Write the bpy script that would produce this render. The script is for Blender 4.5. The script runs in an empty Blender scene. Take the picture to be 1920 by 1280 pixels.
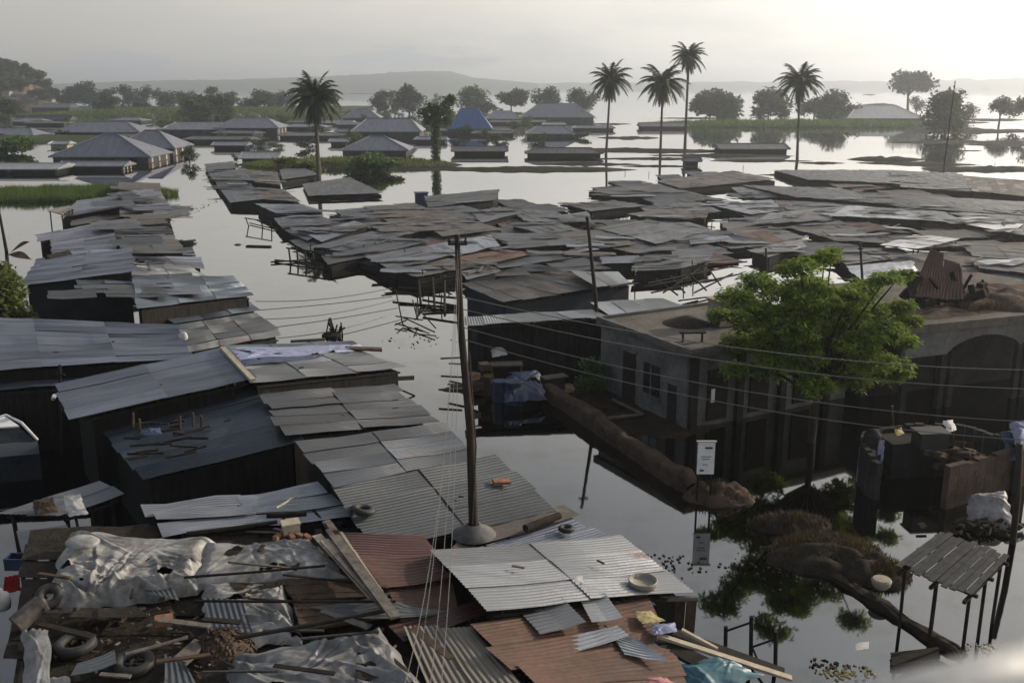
import bpy, math, random
from mathutils import Vector, Matrix, noise
R = math.radians
rnd = random.Random(7)
sc = bpy.context.scene
COL = sc.collection
# ---------------------------------------------------------------- camera
F = 1867.0; HZ = 157.0; CAMH = 12.0
PITCH = math.atan((640 - HZ) / F)
cam_d = bpy.data.cameras.new('camera'); cam = bpy.data.objects.new('camera', cam_d); COL.objects.link(cam)
cam.location = (0, 0, CAMH); cam.rotation_euler = (math.pi/2 - PITCH, 0, 0)
cam_d.sensor_width = 36; cam_d.lens = 36*F/1920; cam_d.clip_start = .05; cam_d.clip_end = 20000
cam_d.dof.use_dof = True; cam_d.dof.focus_distance = 34; cam_d.dof.aperture_fstop = 2.2
sc.camera = cam
def ray(x, y):
    cx, cy = (x - 960)/F, (640 - y)/F
    c, s = math.cos(PITCH), math.sin(PITCH)
    return Vector((cx, c + cy*s, -s + cy*c))
def P(x, y, z=0.0):                       # point at height z seen at photo position x, y
    d = ray(x, y); t = (z - CAMH)/d.z
    return Vector((0, 0, CAMH)) + d*t
def Q(x, y, Y):                           # point at distance Y seen at photo position x, y
    d = ray(x, y); t = Y/d.y
    return Vector((0, 0, CAMH)) + d*t
def ppm(p):                               # photo pixels per metre at a point
    return F/max((p - Vector((0, 0, CAMH))).length, .1)
# ---------------------------------------------------------------- materials
MATS = {}
def nodes(name):
    m = bpy.data.materials.new(name); m.use_nodes = True
    nt = m.node_tree; nt.nodes.clear()
    out = nt.nodes.new('ShaderNodeOutputMaterial'); b = nt.nodes.new('ShaderNodeBsdfPrincipled')
    nt.links.new(b.outputs[0], out.inputs[0]); MATS[name] = m
    return m, nt, b, out
def N(nt, t, **kw):
    n = nt.nodes.new(t)
    for k, v in kw.items():
        if k.startswith('i_'): n.inputs[int(k[2:]) if k[2:].isdigit() else k[2:].replace('_', ' ')].default_value = v
        else: setattr(n, k, v)
    return n
def pos_noise(nt, scale, detail=4, rough=.6, stretch=None, src='pos'):
    if src == 'pos': g = N(nt, 'ShaderNodeNewGeometry'); o = g.outputs['Position']
    else: g = N(nt, 'ShaderNodeUVMap'); o = g.outputs[0]
    mp = N(nt, 'ShaderNodeMapping'); mp.inputs['Scale'].default_value = stretch or (1, 1, 1)
    nt.links.new(o, mp.inputs[0])
    n = N(nt, 'ShaderNodeTexNoise'); n.inputs['Scale'].default_value = scale; n.inputs['Detail'].default_value = detail; n.inputs['Roughness'].default_value = rough
    nt.links.new(mp.outputs[0], n.inputs['Vector'])
    return n.outputs[0]
def ramp(nt, src, stops):
    r = N(nt, 'ShaderNodeValToRGB'); e = r.color_ramp.elements
    while len(e) < len(stops): e.new(.5)
    for i, (p, c) in enumerate(stops):
        e[i].position = p; e[i].color = (c, c, c, 1) if not hasattr(c, '__len__') else (*c, 1)
    nt.links.new(src, r.inputs[0]); return r.outputs[0]
def mixc(nt, fac, a, b, mode='MIX'):
    m = N(nt, 'ShaderNodeMix'); m.data_type = 'RGBA'; m.blend_type = mode
    for s, k in ((fac, 0), (a, 6), (b, 7)):
        if hasattr(s, 'links'): nt.links.new(s, m.inputs[k])
        elif hasattr(s, '__len__'): m.inputs[k].default_value = (*s, 1)
        else: m.inputs[k].default_value = s
    return m.outputs[2]
def math_(nt, op, a, b=0.0):
    m = N(nt, 'ShaderNodeMath'); m.operation = op
    for i, s in enumerate((a, b)):
        if hasattr(s, 'links'): nt.links.new(s, m.inputs[i])
        else: m.inputs[i].default_value = s
    return m.outputs[0]
def bump(nt, b, h, strength, dist=.02):
    n = N(nt, 'ShaderNodeBump'); n.inputs['Strength'].default_value = strength; n.inputs['Distance'].default_value = dist
    nt.links.new(h, n.inputs['Height']); nt.links.new(n.outputs[0], b.inputs['Normal'])
def tin(name, base, rust=.45, rustcol=(.10, .055, .035), metal=.55, rough=.42, dirt=.5, corr=True):
    m, nt, b, o = nodes(name)
    at = N(nt, 'ShaderNodeAttribute', attribute_name='rnd').outputs['Fac']
    streak = pos_noise(nt, 1.0, 5, .65, (2.2, .35, 1), 'uv')
    blot = pos_noise(nt, .9, 6, .7)
    fine = pos_noise(nt, 9, 4, .7)
    c1 = mixc(nt, at, [v*.62 for v in base], [min(1, v*1.35) for v in base])
    c2 = mixc(nt, ramp(nt, streak, [(.38, 0), (.66, dirt)]), c1, [base[0]*.42, base[1]*.40, base[2]*.38])
    rf0 = math_(nt, 'ADD', math_(nt, 'MULTIPLY', blot, .75), math_(nt, 'MULTIPLY', math_(nt, 'ADD', streak, fine), .2))
    rf1 = math_(nt, 'ADD', rf0, math_(nt, 'MULTIPLY', math_(nt, 'SUBTRACT', at, .5), .22))
    rf = ramp(nt, rf1, [(.80 - rust*.34, 0), (.90 - rust*.30, 1)])
    rc = mixc(nt, ramp(nt, math_(nt, 'ADD', math_(nt, 'MULTIPLY', fine, .4), math_(nt, 'MULTIPLY', blot, .6)), [(.36, 0), (.62, 1)]), [v*.38 for v in rustcol], [v*1.7 for v in rustcol])
    c3 = mixc(nt, math_(nt, 'MULTIPLY', rf, .85), c2, rc)
    nt.links.new(c3, b.inputs['Base Color'])
    nt.links.new(math_(nt, 'MULTIPLY', math_(nt, 'SUBTRACT', 1.0, rf), metal), b.inputs['Metallic'])
    nt.links.new(math_(nt, 'ADD', math_(nt, 'MULTIPLY', rf, .35), math_(nt, 'ADD', math_(nt, 'MULTIPLY', streak, .3), rough - .15)), b.inputs['Roughness'])
    h = math_(nt, 'ADD', math_(nt, 'MULTIPLY', blot, .9), math_(nt, 'MULTIPLY', fine, .12))
    if corr:
        uv = N(nt, 'ShaderNodeUVMap').outputs[0]; sx = N(nt, 'ShaderNodeSeparateXYZ'); nt.links.new(uv, sx.inputs[0])
        w = math_(nt, 'MULTIPLY', math_(nt, 'SINE', math_(nt, 'MULTIPLY', sx.outputs[0], 2*math.pi/.11)), .5)
        h = math_(nt, 'ADD', h, w)
    bump(nt, b, h, .7, .03)
    return m
def pm(name, col, rough=.85, metal=0, var=.45, scale=3.0, bmp=.4, bd=.02, col2=None, stretch=None, spec=None):
    m, nt, b, o = nodes(name)
    n = pos_noise(nt, scale, 6, .65, stretch); n2 = pos_noise(nt, scale*6, 3, .6, stretch)
    f = math_(nt, 'ADD', math_(nt, 'MULTIPLY', n, .7), math_(nt, 'MULTIPLY', n2, .3))
    a = [v*(1 - var) for v in col]; c = col2 or [min(1, v*(1 + var)) for v in col]
    nt.links.new(mixc(nt, ramp(nt, f, [(.36, 0), (.64, 1)]), a, c), b.inputs['Base Color'])
    b.inputs['Roughness'].default_value = rough; b.inputs['Metallic'].default_value = metal
    if spec is None and rough > .75: spec = .12
    if spec is not None: b.inputs['Specular IOR Level'].default_value = spec
    if bmp: bump(nt, b, f, bmp, bd)
    return m
def leafm(name, c1, c2, trans=.35):
    m, nt, b, out = nodes(name)
    at = N(nt, 'ShaderNodeAttribute', attribute_name='rnd').outputs['Fac']
    c = mixc(nt, at, c1, c2)
    nt.links.new(c, b.inputs['Base Color']); b.inputs['Roughness'].default_value = .6; b.inputs['Specular IOR Level'].default_value = .25
    tr = N(nt, 'ShaderNodeBsdfTranslucent'); nt.links.new(mixc(nt, .5, c, (c2[0]*1.5, c2[1]*1.5, c2[2]*.8)), tr.inputs[0])
    mx = N(nt, 'ShaderNodeMixShader'); mx.inputs[0].default_value = trans
    nt.links.new(b.outputs[0], mx.inputs[1]); nt.links.new(tr.outputs[0], mx.inputs[2]); nt.links.new(mx.outputs[0], out.inputs[0])
    return m
tin('tin_blue', (.19, .21, .26), .12); tin('tin_grey', (.18, .19, .205), .35); tin('tin_dark', (.066, .073, .084), .2, dirt=.75, metal=.3, rough=.52)
tin('tin_brown', (.10, .098, .098), .85, (.066, .053, .045), metal=.3, rough=.52); tin('tin_light', (.30, .315, .34), .12, rough=.38); tin('tin_silver', (.24, .25, .265), .08, metal=.5, rough=.42, dirt=.3)
tin('tin_slate', (.085, .108, .135), .12, dirt=.4); tin('tin_rust', (.10, .07, .06), 1.2, (.085, .040, .024), metal=.2); tin('tin_red', (.085, .038, .034), .7, (.06, .032, .026), metal=.1)
tin('tin_mid', (.09, .102, .122), .35, dirt=.6, rough=.5, metal=.35); tin('tin_deep', (.042, .052, .063), .1, dirt=.3, rough=.6, metal=.12)
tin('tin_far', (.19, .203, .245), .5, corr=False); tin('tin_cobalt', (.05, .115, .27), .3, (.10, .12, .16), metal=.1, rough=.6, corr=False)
tin('tin_beige', (.25, .23, .19), .35, (.16, .10, .06), metal=.1, rough=.6)
pm('wood_dark', (.020, .018, .016), .9, scale=4); pm('wood_grey', (.12, .108, .095), .85, scale=5); pm('wood_brown', (.065, .047, .034), .85, scale=5)
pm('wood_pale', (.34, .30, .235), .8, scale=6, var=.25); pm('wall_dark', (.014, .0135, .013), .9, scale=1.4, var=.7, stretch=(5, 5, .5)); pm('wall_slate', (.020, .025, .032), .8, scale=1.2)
pm('concrete', (.12, .12, .118), .9, scale=1.1, var=.4, bmp=.3); pm('concrete_dark', (.028, .028, .028), .9, scale=1.2, var=.4); pm('wood_slate', (.045, .046, .048), .85, scale=5); pm('roof_slab', (.11, .10, .088), .95, scale=.8, var=.45, bmp=.6)
pm('mud', (.03, .022, .016), .95, scale=2.5, bmp=1, bd=.08); pm('mud_wall', (.070, .051, .039), .95, scale=2.2, bmp=.9, bd=.06)
pm('debris_dark', (.028, .024, .019), .95, scale=3.5, bmp=1, bd=.06); pm('rubber', (.018, .018, .018), .7, scale=8)
pm('tarp_white', (.17, .16, .145), .5, scale=1.3, var=.55, bmp=.25, bd=.03, col2=(.33, .33, .32)); pm('tarp_grey', (.15, .15, .15), .5, scale=1.5, var=.55, bmp=.25, bd=.03, col2=(.23, .235, .24))
pm('tarp_blue', (.010, .024, .065), .5, scale=2, var=.4); pm('tarp_teal', (.035, .12, .16), .5, scale=2, var=.35); pm('tarp_lilac', (.17, .19, .30), .5, scale=3, var=.3)
pm('cloth_red', (.35, .03, .03), .8); pm('cloth_pink', (.36, .17, .18), .8, scale=5); pm('cloth_yellow', (.36, .30, .15), .8, scale=6); pm('cloth_white', (.45, .445, .43), .7, scale=5, var=.15)
pm('cloth_orange', (.42, .20, .06), .8, scale=5); pm('brick', (.22, .11, .07), .9, scale=8); pm('wall_cream', (.30, .265, .21), .9, scale=.8, var=.2, bmp=0)
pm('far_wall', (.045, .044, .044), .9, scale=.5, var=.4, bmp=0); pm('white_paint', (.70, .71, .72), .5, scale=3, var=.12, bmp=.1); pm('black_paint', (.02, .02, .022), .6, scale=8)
pm('pole_wood', (.035, .029, .024), .85, scale=2, stretch=(6, 6, .6)); pm('steel', (.35, .355, .36), .5, metal=.3, var=.1); pm('cable', (.10, .10, .10), .5, bmp=0, var=.1); pm('cable_pale', (.13, .128, .125), .5, bmp=0, var=.1)
pm('glass_dark', (.015, .018, .02), .15, bmp=0); pm('grass_soil', (.035, .048, .02), .95, scale=.25, var=.45, bmp=.6, bd=.3); pm('hill_soil', (.10, .10, .055), .95, scale=.03, var=.5, bmp=0, col2=(.22, .15, .09))
pm('hill_far', (.05, .07, .05), .95, scale=.01, bmp=0); pm('islet', (.022, .023, .016), .95, scale=.6, bmp=.6, bd=.1); pm('bark', (.09, .075, .06), .95, scale=3, stretch=(4, 4, .8), bmp=.8); pm('drum_blue', (.012, .024, .06), .45, scale=4, var=.4)
leafm('leaf_main', (.022, .055, .010), (.24, .33, .045), .34); leafm('leaf_dark', (.018, .035, .014), (.05, .085, .028)); leafm('leaf_palm', (.012, .02, .009), (.035, .05, .018), .15)
leafm('leaf_ivy', (.035, .07, .02), (.09, .15, .04), .3); leafm('leaf_far', (.02, .033, .018), (.045, .07, .03), .25); leafm('grass', (.04, .07, .015), (.09, .13, .03), .4); leafm('grass_dry', (.03, .026, .015), (.075, .058, .032), .2)
leafm('leaf_bush', (.04, .06, .018), (.13, .16, .05), .35)
# ---------------------------------------------------------------- mesh builder
class MB:
    def __init__(s): s.v = []; s.f = []; s.r = []; s.uv = None
    def add(s, vs, fs, r=None, uvs=None):
        o = len(s.v); s.v += [tuple(p) for p in vs]; s.f += [tuple(i + o for i in f) for f in fs]
        rr = rnd.random() if r is None else r
        s.r += [rr]*len(fs)
        if uvs is not None or s.uv is not None:
            if s.uv is None: s.uv = [(0, 0)]*o
            s.uv += uvs if uvs is not None else [(0, 0)]*len(vs)
    def hexa(s, b, t, r=None):            # b, t: four bottom and four top corners
        s.add(list(b) + list(t), [(3, 2, 1, 0), (4, 5, 6, 7), (0, 1, 5, 4), (1, 2, 6, 5), (2, 3, 7, 6), (3, 0, 4, 7)], r)
    def box(s, c, d, rz=0, tilt=None, r=None):
        c = Vector(c); M = Matrix.Rotation(rz, 3, 'Z')
        if tilt: M = M @ Matrix.Rotation(tilt[0], 3, 'X') @ Matrix.Rotation(tilt[1], 3, 'Y')
        q = [c + M @ Vector((x*d[0]/2, y*d[1]/2, z*d[2]/2)) for z in (-1, 1) for x, y in ((-1, -1), (1, -1), (1, 1), (-1, 1))]
        s.hexa(q[:4], q[4:], r)
    def beam(s, a, b, w, h=None, r=None, jag=0):     # a rectangular bar between two points
        a, b = Vector(a), Vector(b); h = h or w; d = (b - a).normalized()
        up = Vector((0, 0, 1)) if abs(d.z) < .9 else Vector((1, 0, 0))
        x = d.cross(up).normalized(); y = x.cross(d)
        j = lambda: 1 + rnd.uniform(-jag, jag)
        q = [p + x*sx*w/2*j() + y*sy*h/2*j() for p in (a, b) for sx, sy in ((-1, -1), (1, -1), (1, 1), (-1, 1))]
        s.hexa(q[:4], q[4:], r)
    def tube(s, pts, rad, n=8, r=None, cap=True):
        pts = [Vector(p) for p in pts]; rad = rad if hasattr(rad, '__len__') else [rad]*len(pts)
        vs = []; fs = []; px = None
        for i, p in enumerate(pts):
            d = (pts[min(i + 1, len(pts) - 1)] - pts[max(i - 1, 0)]).normalized()
            if px is None:
                px = d.cross(Vector((0, 0, 1)) if abs(d.z) < .9 else Vector((1, 0, 0))).normalized()
            px = (px - d*px.dot(d)).normalized(); py = d.cross(px)
            vs += [p + (px*math.cos(2*math.pi*k/n) + py*math.sin(2*math.pi*k/n))*rad[i] for k in range(n)]
        for i in range(len(pts) - 1):
            for k in range(n): fs.append((i*n + k, i*n + (k + 1) % n, (i + 1)*n + (k + 1) % n, (i + 1)*n + k))
        if cap: fs.append(tuple(range(n - 1, -1, -1))); fs.append(tuple(range((len(pts) - 1)*n, len(pts)*n)))
        s.add(vs, fs, r)
    def lathe(s, c, prof, n=20, tilt=None, r=None, squash=1):    # prof: (radius, z)
        M = Matrix.Identity(3)
        if tilt: M = Matrix.Rotation(tilt[0], 3, 'X') @ Matrix.Rotation(tilt[1], 3, 'Y')
        c = Vector(c); vs = []; fs = []
        for ra, z in prof: vs += [c + M @ Vector((ra*math.cos(2*math.pi*k/n), ra*squash*math.sin(2*math.pi*k/n), z)) for k in range(n)]
        for i in range(len(prof) - 1):
            for k in range(n): fs.append((i*n + k, i*n + (k + 1) % n, (i + 1)*n + (k + 1) % n, (i + 1)*n + k))
        s.add(vs, fs, r)
    def grid(s, fn, nu, nv, r=None, uvf=None):
        vs = [fn(i/nu, j/nv) for j in range(nv + 1) for i in range(nu + 1)]
        uvs = [uvf(i/nu, j/nv) for j in range(nv + 1) for i in range(nu + 1)] if uvf else None
        s.add(vs, [(j*(nu + 1) + i, j*(nu + 1) + i + 1, (j + 1)*(nu + 1) + i + 1, (j + 1)*(nu + 1) + i) for j in range(nv) for i in range(nu)], r, uvs)
    def build(s, name, m, parent=None, smooth=False):
        o0 = Vector((0, 0, 0))
        if parent is not None:
            q = parent
            while q is not None: o0 = o0 + q.location; q = q.parent
        me = bpy.data.meshes.new(name)
        me.from_pydata([(x - o0.x, y - o0.y, z - o0.z) for x, y, z in s.v], [], s.f)
        a = me.attributes.new('rnd', 'FLOAT', 'FACE'); a.data.foreach_set('value', s.r)
        if s.uv is not None:
            ul = me.uv_layers.new(name='UVMap'); idx = [0]*len(me.loops); me.loops.foreach_get('vertex_index', idx)
            ul.data.foreach_set('uv', [c for i in idx for c in s.uv[i]])
        if smooth: me.shade_smooth()
        me.materials.append(MATS[m]); ob = bpy.data.objects.new(name, me); COL.objects.link(ob)
        if parent is not None: ob.parent = parent
        return ob
def tag(o, label=None, cat=None, group=None, kind=None):
    if label: o['label'] = label
    if cat: o['category'] = cat
    if group: o['group'] = group
    if kind: o['kind'] = kind
    return o
def thing(name, label, cat, loc=(0, 0, 0), group=None):
    e = bpy.data.objects.new(name, None); COL.objects.link(e); e.location = loc; e.empty_display_size = .2
    return tag(e, label, cat, group)
def nz(p, s=1.0, o=0.0): return noise.noise(Vector((p[0]*s + o, p[1]*s - o, (p[2] if len(p) > 2 else 0)*s + o*.37)))
def lerp(a, b, t): return a + (b - a)*t
def bil(q, u, v): return lerp(lerp(q[0], q[1], u), lerp(q[3], q[2], u), v)
# roof made of overlapping corrugated sheets; q = far-left, far-right, near-right, near-left
def sheets(mb, q, dirn='u', near=False, ramp_=.009, sw=.85, sl=2.3, rough=1.0, lift=0.0):
    if dirn == 'u': q = [q[3], q[0], q[1], q[2]]           # corrugations then run along v
    W = ((q[0] - q[1]).length + (q[3] - q[2]).length)/2; L = ((q[0] - q[3]).length + (q[1] - q[2]).length)/2
    nu = max(1, round(W/sw)); nv = max(1, round(L/sl))
    down = 1 if (q[2].z + q[3].z) <= (q[0].z + q[1].z) else -1
    n = (q[1] - q[0]).cross(q[3] - q[0]); n = n.normalized() if n.length > 1e-6 else Vector((0, 0, 1))
    if n.z < 0: n = -n
    base = rnd.uniform(.15, .85)
    for j in range(nv):
        row = j if down < 0 else nv - 1 - j
        for i in range(nu):
            u0, u1 = i/nu - .02/W, (i + 1)/nu + .05/W
            v0, v1 = j/nv - .06/L, (j + 1)/nv + .06/L
            if j == 0: v0 -= rnd.uniform(0, .12)*rough/L
            if j == nv - 1: v1 += rnd.uniform(0, .14)*rough/L
            sk = rnd.gauss(0, .012)*rough; lf = lift + .012 + .011*(i % 2) + .018*(nv - row) + rnd.uniform(0, .012)*rough
            tl = rnd.gauss(0, .012)*rough; w = (u1 - u0)*W
            cols = max(2, int(w/.11)*4) if near else 2
            rows = 4 if near else 3
            rr = min(1, max(0, base + rnd.gauss(0, .33)))
            def fn(a, c, u0=u0, u1=u1, v0=v0, v1=v1):
                u = lerp(u0, u1, a) + sk*(c - .5)/W*4; v = lerp(v0, v1, c)
                p = bil(q, u, v)
                h = lf + tl*(a - .5) + .035*rough*nz(p, .9) + .01*math.cos(c*6)
                if near: h += ramp_*math.cos(2*math.pi*u*W/.11)
                return p + n*h
            mb.grid(fn, cols, rows, rr, lambda a, c, u0=u0, u1=u1, v0=v0, v1=v1: (lerp(u0, u1, a)*W, lerp(v0, v1, c)*L))
CT = {'0': (0, 0, 1.0), 'b': (0, 300, 3.368), 'c': (380, 300, 2.6667), 'e': (1060, 280, 2.2326), 'g': (800, 460, 3.2), 'h': (400, 600, 3.2), 'w': (0, 60, 3.0), 'x': (560, 60, 3.0), 'y': (1100, 60, 2.3415), 'f': (0, 580, 3.368), 'm': (800, 940, 3.2), 'k': (0, 900, 3.368), 'l': (400, 900, 3.368)}
def px(t, X, Y): ox, oy, s = CT[t]; return ox + X/s, oy + Y/s
def quad(t, pts, zs):
    if not hasattr(zs, '__len__'): zs = [zs]*4
    return [P(*px(t, *p), z) for p, z in zip(pts, zs)]
def shack(label, t, pts, zs, m='tin_grey', d='u', wall='wall_dark', near=False, ribs=.009, inset=.22, group=None, name='tin_shack', cat='shack', posts=False, sw=.85, rough=1.0, weights=0, sl=2.3):
    q = quad(t, pts, zs); c = sum(q, Vector())/4
    root = thing(name, label, cat, (c.x, c.y, 0), group)
    mb = MB(); sheets(mb, q, d, near, ribs, sw=sw, rough=rough, sl=sl); mb.build('roof', m, root, smooth=near)
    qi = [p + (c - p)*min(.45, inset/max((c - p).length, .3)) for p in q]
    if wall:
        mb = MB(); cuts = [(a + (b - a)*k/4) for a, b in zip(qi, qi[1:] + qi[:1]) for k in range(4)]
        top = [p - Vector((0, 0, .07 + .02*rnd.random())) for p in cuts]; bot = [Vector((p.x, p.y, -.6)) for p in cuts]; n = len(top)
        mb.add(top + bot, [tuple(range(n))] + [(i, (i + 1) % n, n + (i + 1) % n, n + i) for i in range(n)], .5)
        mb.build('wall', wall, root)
    if near or posts:                                     # rafters under the sheets
        mb = MB()
        for k in range(5):
            a, b = bil(q, (k + .3)/5, .02), bil(q, (k + .3)/5, .98)
            mb.beam(a - Vector((0, 0, .05)), b - Vector((0, 0, .05)), .05, .08)
        for k in (0.03, .97): mb.beam(bil(q, .02, k) - Vector((0, 0, .13)), bil(q, .98, k) - Vector((0, 0, .13)), .06, .06)
        mb.build('rafters', 'wood_dark', root)
    if posts:
        for p in qi:
            mb = MB(); mb.tube([(p.x + rnd.uniform(-.08, .08), p.y, -.6), (p.x, p.y, p.z - .1)], .055, 7); mb.build('post', 'wood_dark', root)
    return root, q
# ---------------------------------------------------------------- light, sky, air, water
SUN_EL, SUN_AZ = 21.0, 62.0                                # azimuth to the right of the view direction
w = bpy.data.worlds.new('World'); sc.world = w; w.use_nodes = True
nt = w.node_tree; nt.nodes.clear()
wo = nt.nodes.new('ShaderNodeOutputWorld'); bg = nt.nodes.new('ShaderNodeBackground'); nt.links.new(bg.outputs[0], wo.inputs[0])
sky = nt.nodes.new('ShaderNodeTexSky'); sky.sky_type = 'NISHITA'; sky.sun_disc = False
sky.sun_elevation = R(SUN_EL); sky.sun_rotation = R(SUN_AZ); sky.air_density = 1.0; sky.dust_density = 4.0; sky.ozone_density = 1.0
tc = N(nt, 'ShaderNodeTexCoord'); sep = N(nt, 'ShaderNodeSeparateXYZ'); nt.links.new(tc.outputs['Generated'], sep.inputs[0])
elev = sep.outputs[2]
# thin high cloud: a grey-white veil over the whole sky, densest low down
hsv = N(nt, 'ShaderNodeHueSaturation'); hsv.inputs['Saturation'].default_value = .55; nt.links.new(sky.outputs[0], hsv.inputs['Color'])
sdot = N(nt, 'ShaderNodeVectorMath'); sdot.operation = 'DOT_PRODUCT'; nt.links.new(tc.outputs['Generated'], sdot.inputs[0]); sdot.inputs[1].default_value = (math.sin(R(SUN_AZ)), math.cos(R(SUN_AZ)), .15)
glare = ramp(nt, math_(nt, 'ADD', math_(nt, 'MULTIPLY', sdot.outputs['Value'], .5), .5), [(0, (.12, .13, .15)), (.55, (.248, .238, .218)), (.72, (.335, .321, .292)), (.84, (.47, .452, .41)), (1, (.95, .88, .75))])
glare = mixc(nt, 1.0, glare, ramp(nt, elev, [(0, .76), (.06, .80), (.12, 1.0), (.26, 1.0), (.42, .54), (.6, .5)]), 'MULTIPLY')
glare = mixc(nt, 1.0, glare, (18, 18, 18), 'MULTIPLY')
veil = mixc(nt, ramp(nt, elev, [(0.0, .90), (.26, .84), (.40, .48), (.8, .12)]), hsv.outputs[0], glare)
# soft cloud banks low over the far hills
mp = N(nt, 'ShaderNodeMapping'); mp.inputs['Scale'].default_value = (6, 6, 26); nt.links.new(tc.outputs['Generated'], mp.inputs[0])
cn = N(nt, 'ShaderNodeTexNoise'); cn.inputs['Scale'].default_value = 1.1; cn.inputs['Detail'].default_value = 7; cn.inputs['Roughness'].default_value = .6; nt.links.new(mp.outputs[0], cn.inputs['Vector'])
band = ramp(nt, elev, [(.004, 0), (.022, 1), (.05, .55), (.16, .0)])
side = ramp(nt, math_(nt, 'ADD', math_(nt, 'MULTIPLY', sdot.outputs['Value'], .5), .5), [(.80, 1), (.90, .15)])
mp2 = N(nt, 'ShaderNodeMapping'); mp2.inputs['Scale'].default_value = (14, 14, 62); mp2.inputs['Rotation'].default_value = (0, R(-6), 0); nt.links.new(tc.outputs['Generated'], mp2.inputs[0])
cn2 = N(nt, 'ShaderNodeTexNoise'); cn2.inputs['Scale'].default_value = 1.6; cn2.inputs['Detail'].default_value = 8; cn2.inputs['Roughness'].default_value = .62; nt.links.new(mp2.outputs[0], cn2.inputs['Vector'])
def blob(cx, a, cz, b):
    ex = math_(nt, 'POWER', math_(nt, 'ABSOLUTE', math_(nt, 'MULTIPLY', math_(nt, 'SUBTRACT', sep.outputs[0], cx), 1/a)), 2.0); ez = math_(nt, 'POWER', math_(nt, 'ABSOLUTE', math_(nt, 'MULTIPLY', math_(nt, 'SUBTRACT', elev, cz), 1/b)), 2.0)
    return math_(nt, 'MAXIMUM', math_(nt, 'SUBTRACT', 1.0, math_(nt, 'ADD', ex, ez)), 0.0)
bl = math_(nt, 'ADD', blob(-.10, .11, .022, .02), blob(-.35, .05, .02, .013))
bank_ = ramp(nt, math_(nt, 'ADD', math_(nt, 'MULTIPLY', cn2.outputs[0], .9), math_(nt, 'MULTIPLY', bl, .38)), [(.56, 0), (.74, 1)])
bank_ = math_(nt, 'MULTIPLY', bank_, ramp(nt, bl, [(0, 0), (.25, 1)]))
cm = math_(nt, 'MULTIPLY', math_(nt, 'MULTIPLY', ramp(nt, cn.outputs[0], [(.43, 0), (.62, .55)]), band), side)
cm = math_(nt, 'MAXIMUM', cm, bank_)
veil2 = mixc(nt, math_(nt, 'MULTIPLY', cm, .75), veil, (2.7, 2.85, 3.1))
nt.links.new(veil2, bg.inputs[0]); bg.inputs[1].default_value = .12
sd = bpy.data.lights.new('sun', 'SUN'); sd.energy = 3.0; sd.angle = R(.8); sd.color = (1.0, .86, .68)
so = bpy.data.objects.new('sun', sd); COL.objects.link(so)
sv = Vector((math.sin(R(SUN_AZ))*math.cos(R(SUN_EL)), math.cos(R(SUN_AZ))*math.cos(R(SUN_EL)), math.sin(R(SUN_EL))))
so.rotation_euler = sv.to_track_quat('Z', 'Y').to_euler()
sc.view_settings.view_transform = 'Standard'; sc.view_settings.look = 'None'; sc.view_settings.exposure = 0.5; sc.view_settings.gamma = 1
# water
m, nt, b, o = nodes('water')
scum = pos_noise(nt, .5, 6, .7); nt.links.new(mixc(nt, ramp(nt, scum, [(.5, 0), (.72, 1)]), (.215, .22, .225), (.17, .165, .15)), b.inputs['Base Color']); b.inputs['Metallic'].default_value = 1.0
near_n = pos_noise(nt, 1.6, 3, .5); swell = pos_noise(nt, .22, 3, .5)
pn = pos_noise(nt, .035, 3, .5)
nt.links.new(ramp(nt, pn, [(.4, .01), (.62, .055)]), b.inputs['Roughness'])
h = math_(nt, 'ADD', math_(nt, 'MULTIPLY', near_n, .35), swell)
bump(nt, b, h, .008, .25)
mb = MB(); mb.add([(-3500, -40, 0), (3500, -40, 0), (3500, 6400, 0), (-3500, 6400, 0)], [(0, 1, 2, 3)]); tag(mb.build('flood_water', 'water'), kind='structure')
# air
mb = MB(); mb.box((0, 3180, 28), (7060, 6500, 60)); 
hm = bpy.data.materials.new('haze'); hm.use_nodes = True; nt = hm.node_tree; nt.nodes.clear(); o = nt.nodes.new('ShaderNodeOutputMaterial'); pv = nt.nodes.new('ShaderNodeVolumePrincipled')
pv.inputs['Color'].default_value = (.86, .92, 1, 1); pv.inputs['Density'].default_value = .00047; pv.inputs['Anisotropy'].default_value = .65; nt.links.new(pv.outputs[0], o.inputs['Volume']); MATS['haze'] = hm
tag(mb.build('haze', 'haze'), kind='stuff')
# ---------------------------------------------------------------- far land
def land(name, prof, Y, depth, mat, kind='structure', foot=0.0, amp=.06, seg=6):
    xs = [p[0] for p in prof]; cols = 90; rows = 14; mb = MB()
    def fn(u, v):
        x = lerp(xs[0], xs[-1], u)
        for (x0, y0), (x1, y1) in zip(prof, prof[1:]):
            if x <= x1: y = lerp(y0, y1, (x - x0)/(x1 - x0)); break
        top = Q(x, y, Y)
        hgt = max(.3, top.z)*(1 + amp*nz((x*.05, v*3, 0), 1))
        s = math.sin(math.pi*v)**.8 if 0 < v < 1 else 0
        yy = Y + depth*(v - .5)
        return Vector((top.x*(yy/Y), yy, -1 + (hgt + 1)*s*(1 + .1*nz((x*.11, v*5, 3)))))
    mb.grid(fn, cols, rows); tag(mb.build(name, mat, smooth=True), kind=kind)
    from mathutils.bvhtree import BVHTree
    return BVHTree.FromPolygons([Vector(v) for v in mb.v], mb.f)
land('far_hills', [(80, 158), (200, 154), (300, 151), (400, 150), (500, 147.5), (600, 144), (690, 139), (780, 134), (830, 134), (860, 138), (885, 145), (940, 151), (1010, 156)], 2900, 1100, 'hill_far')
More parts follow.
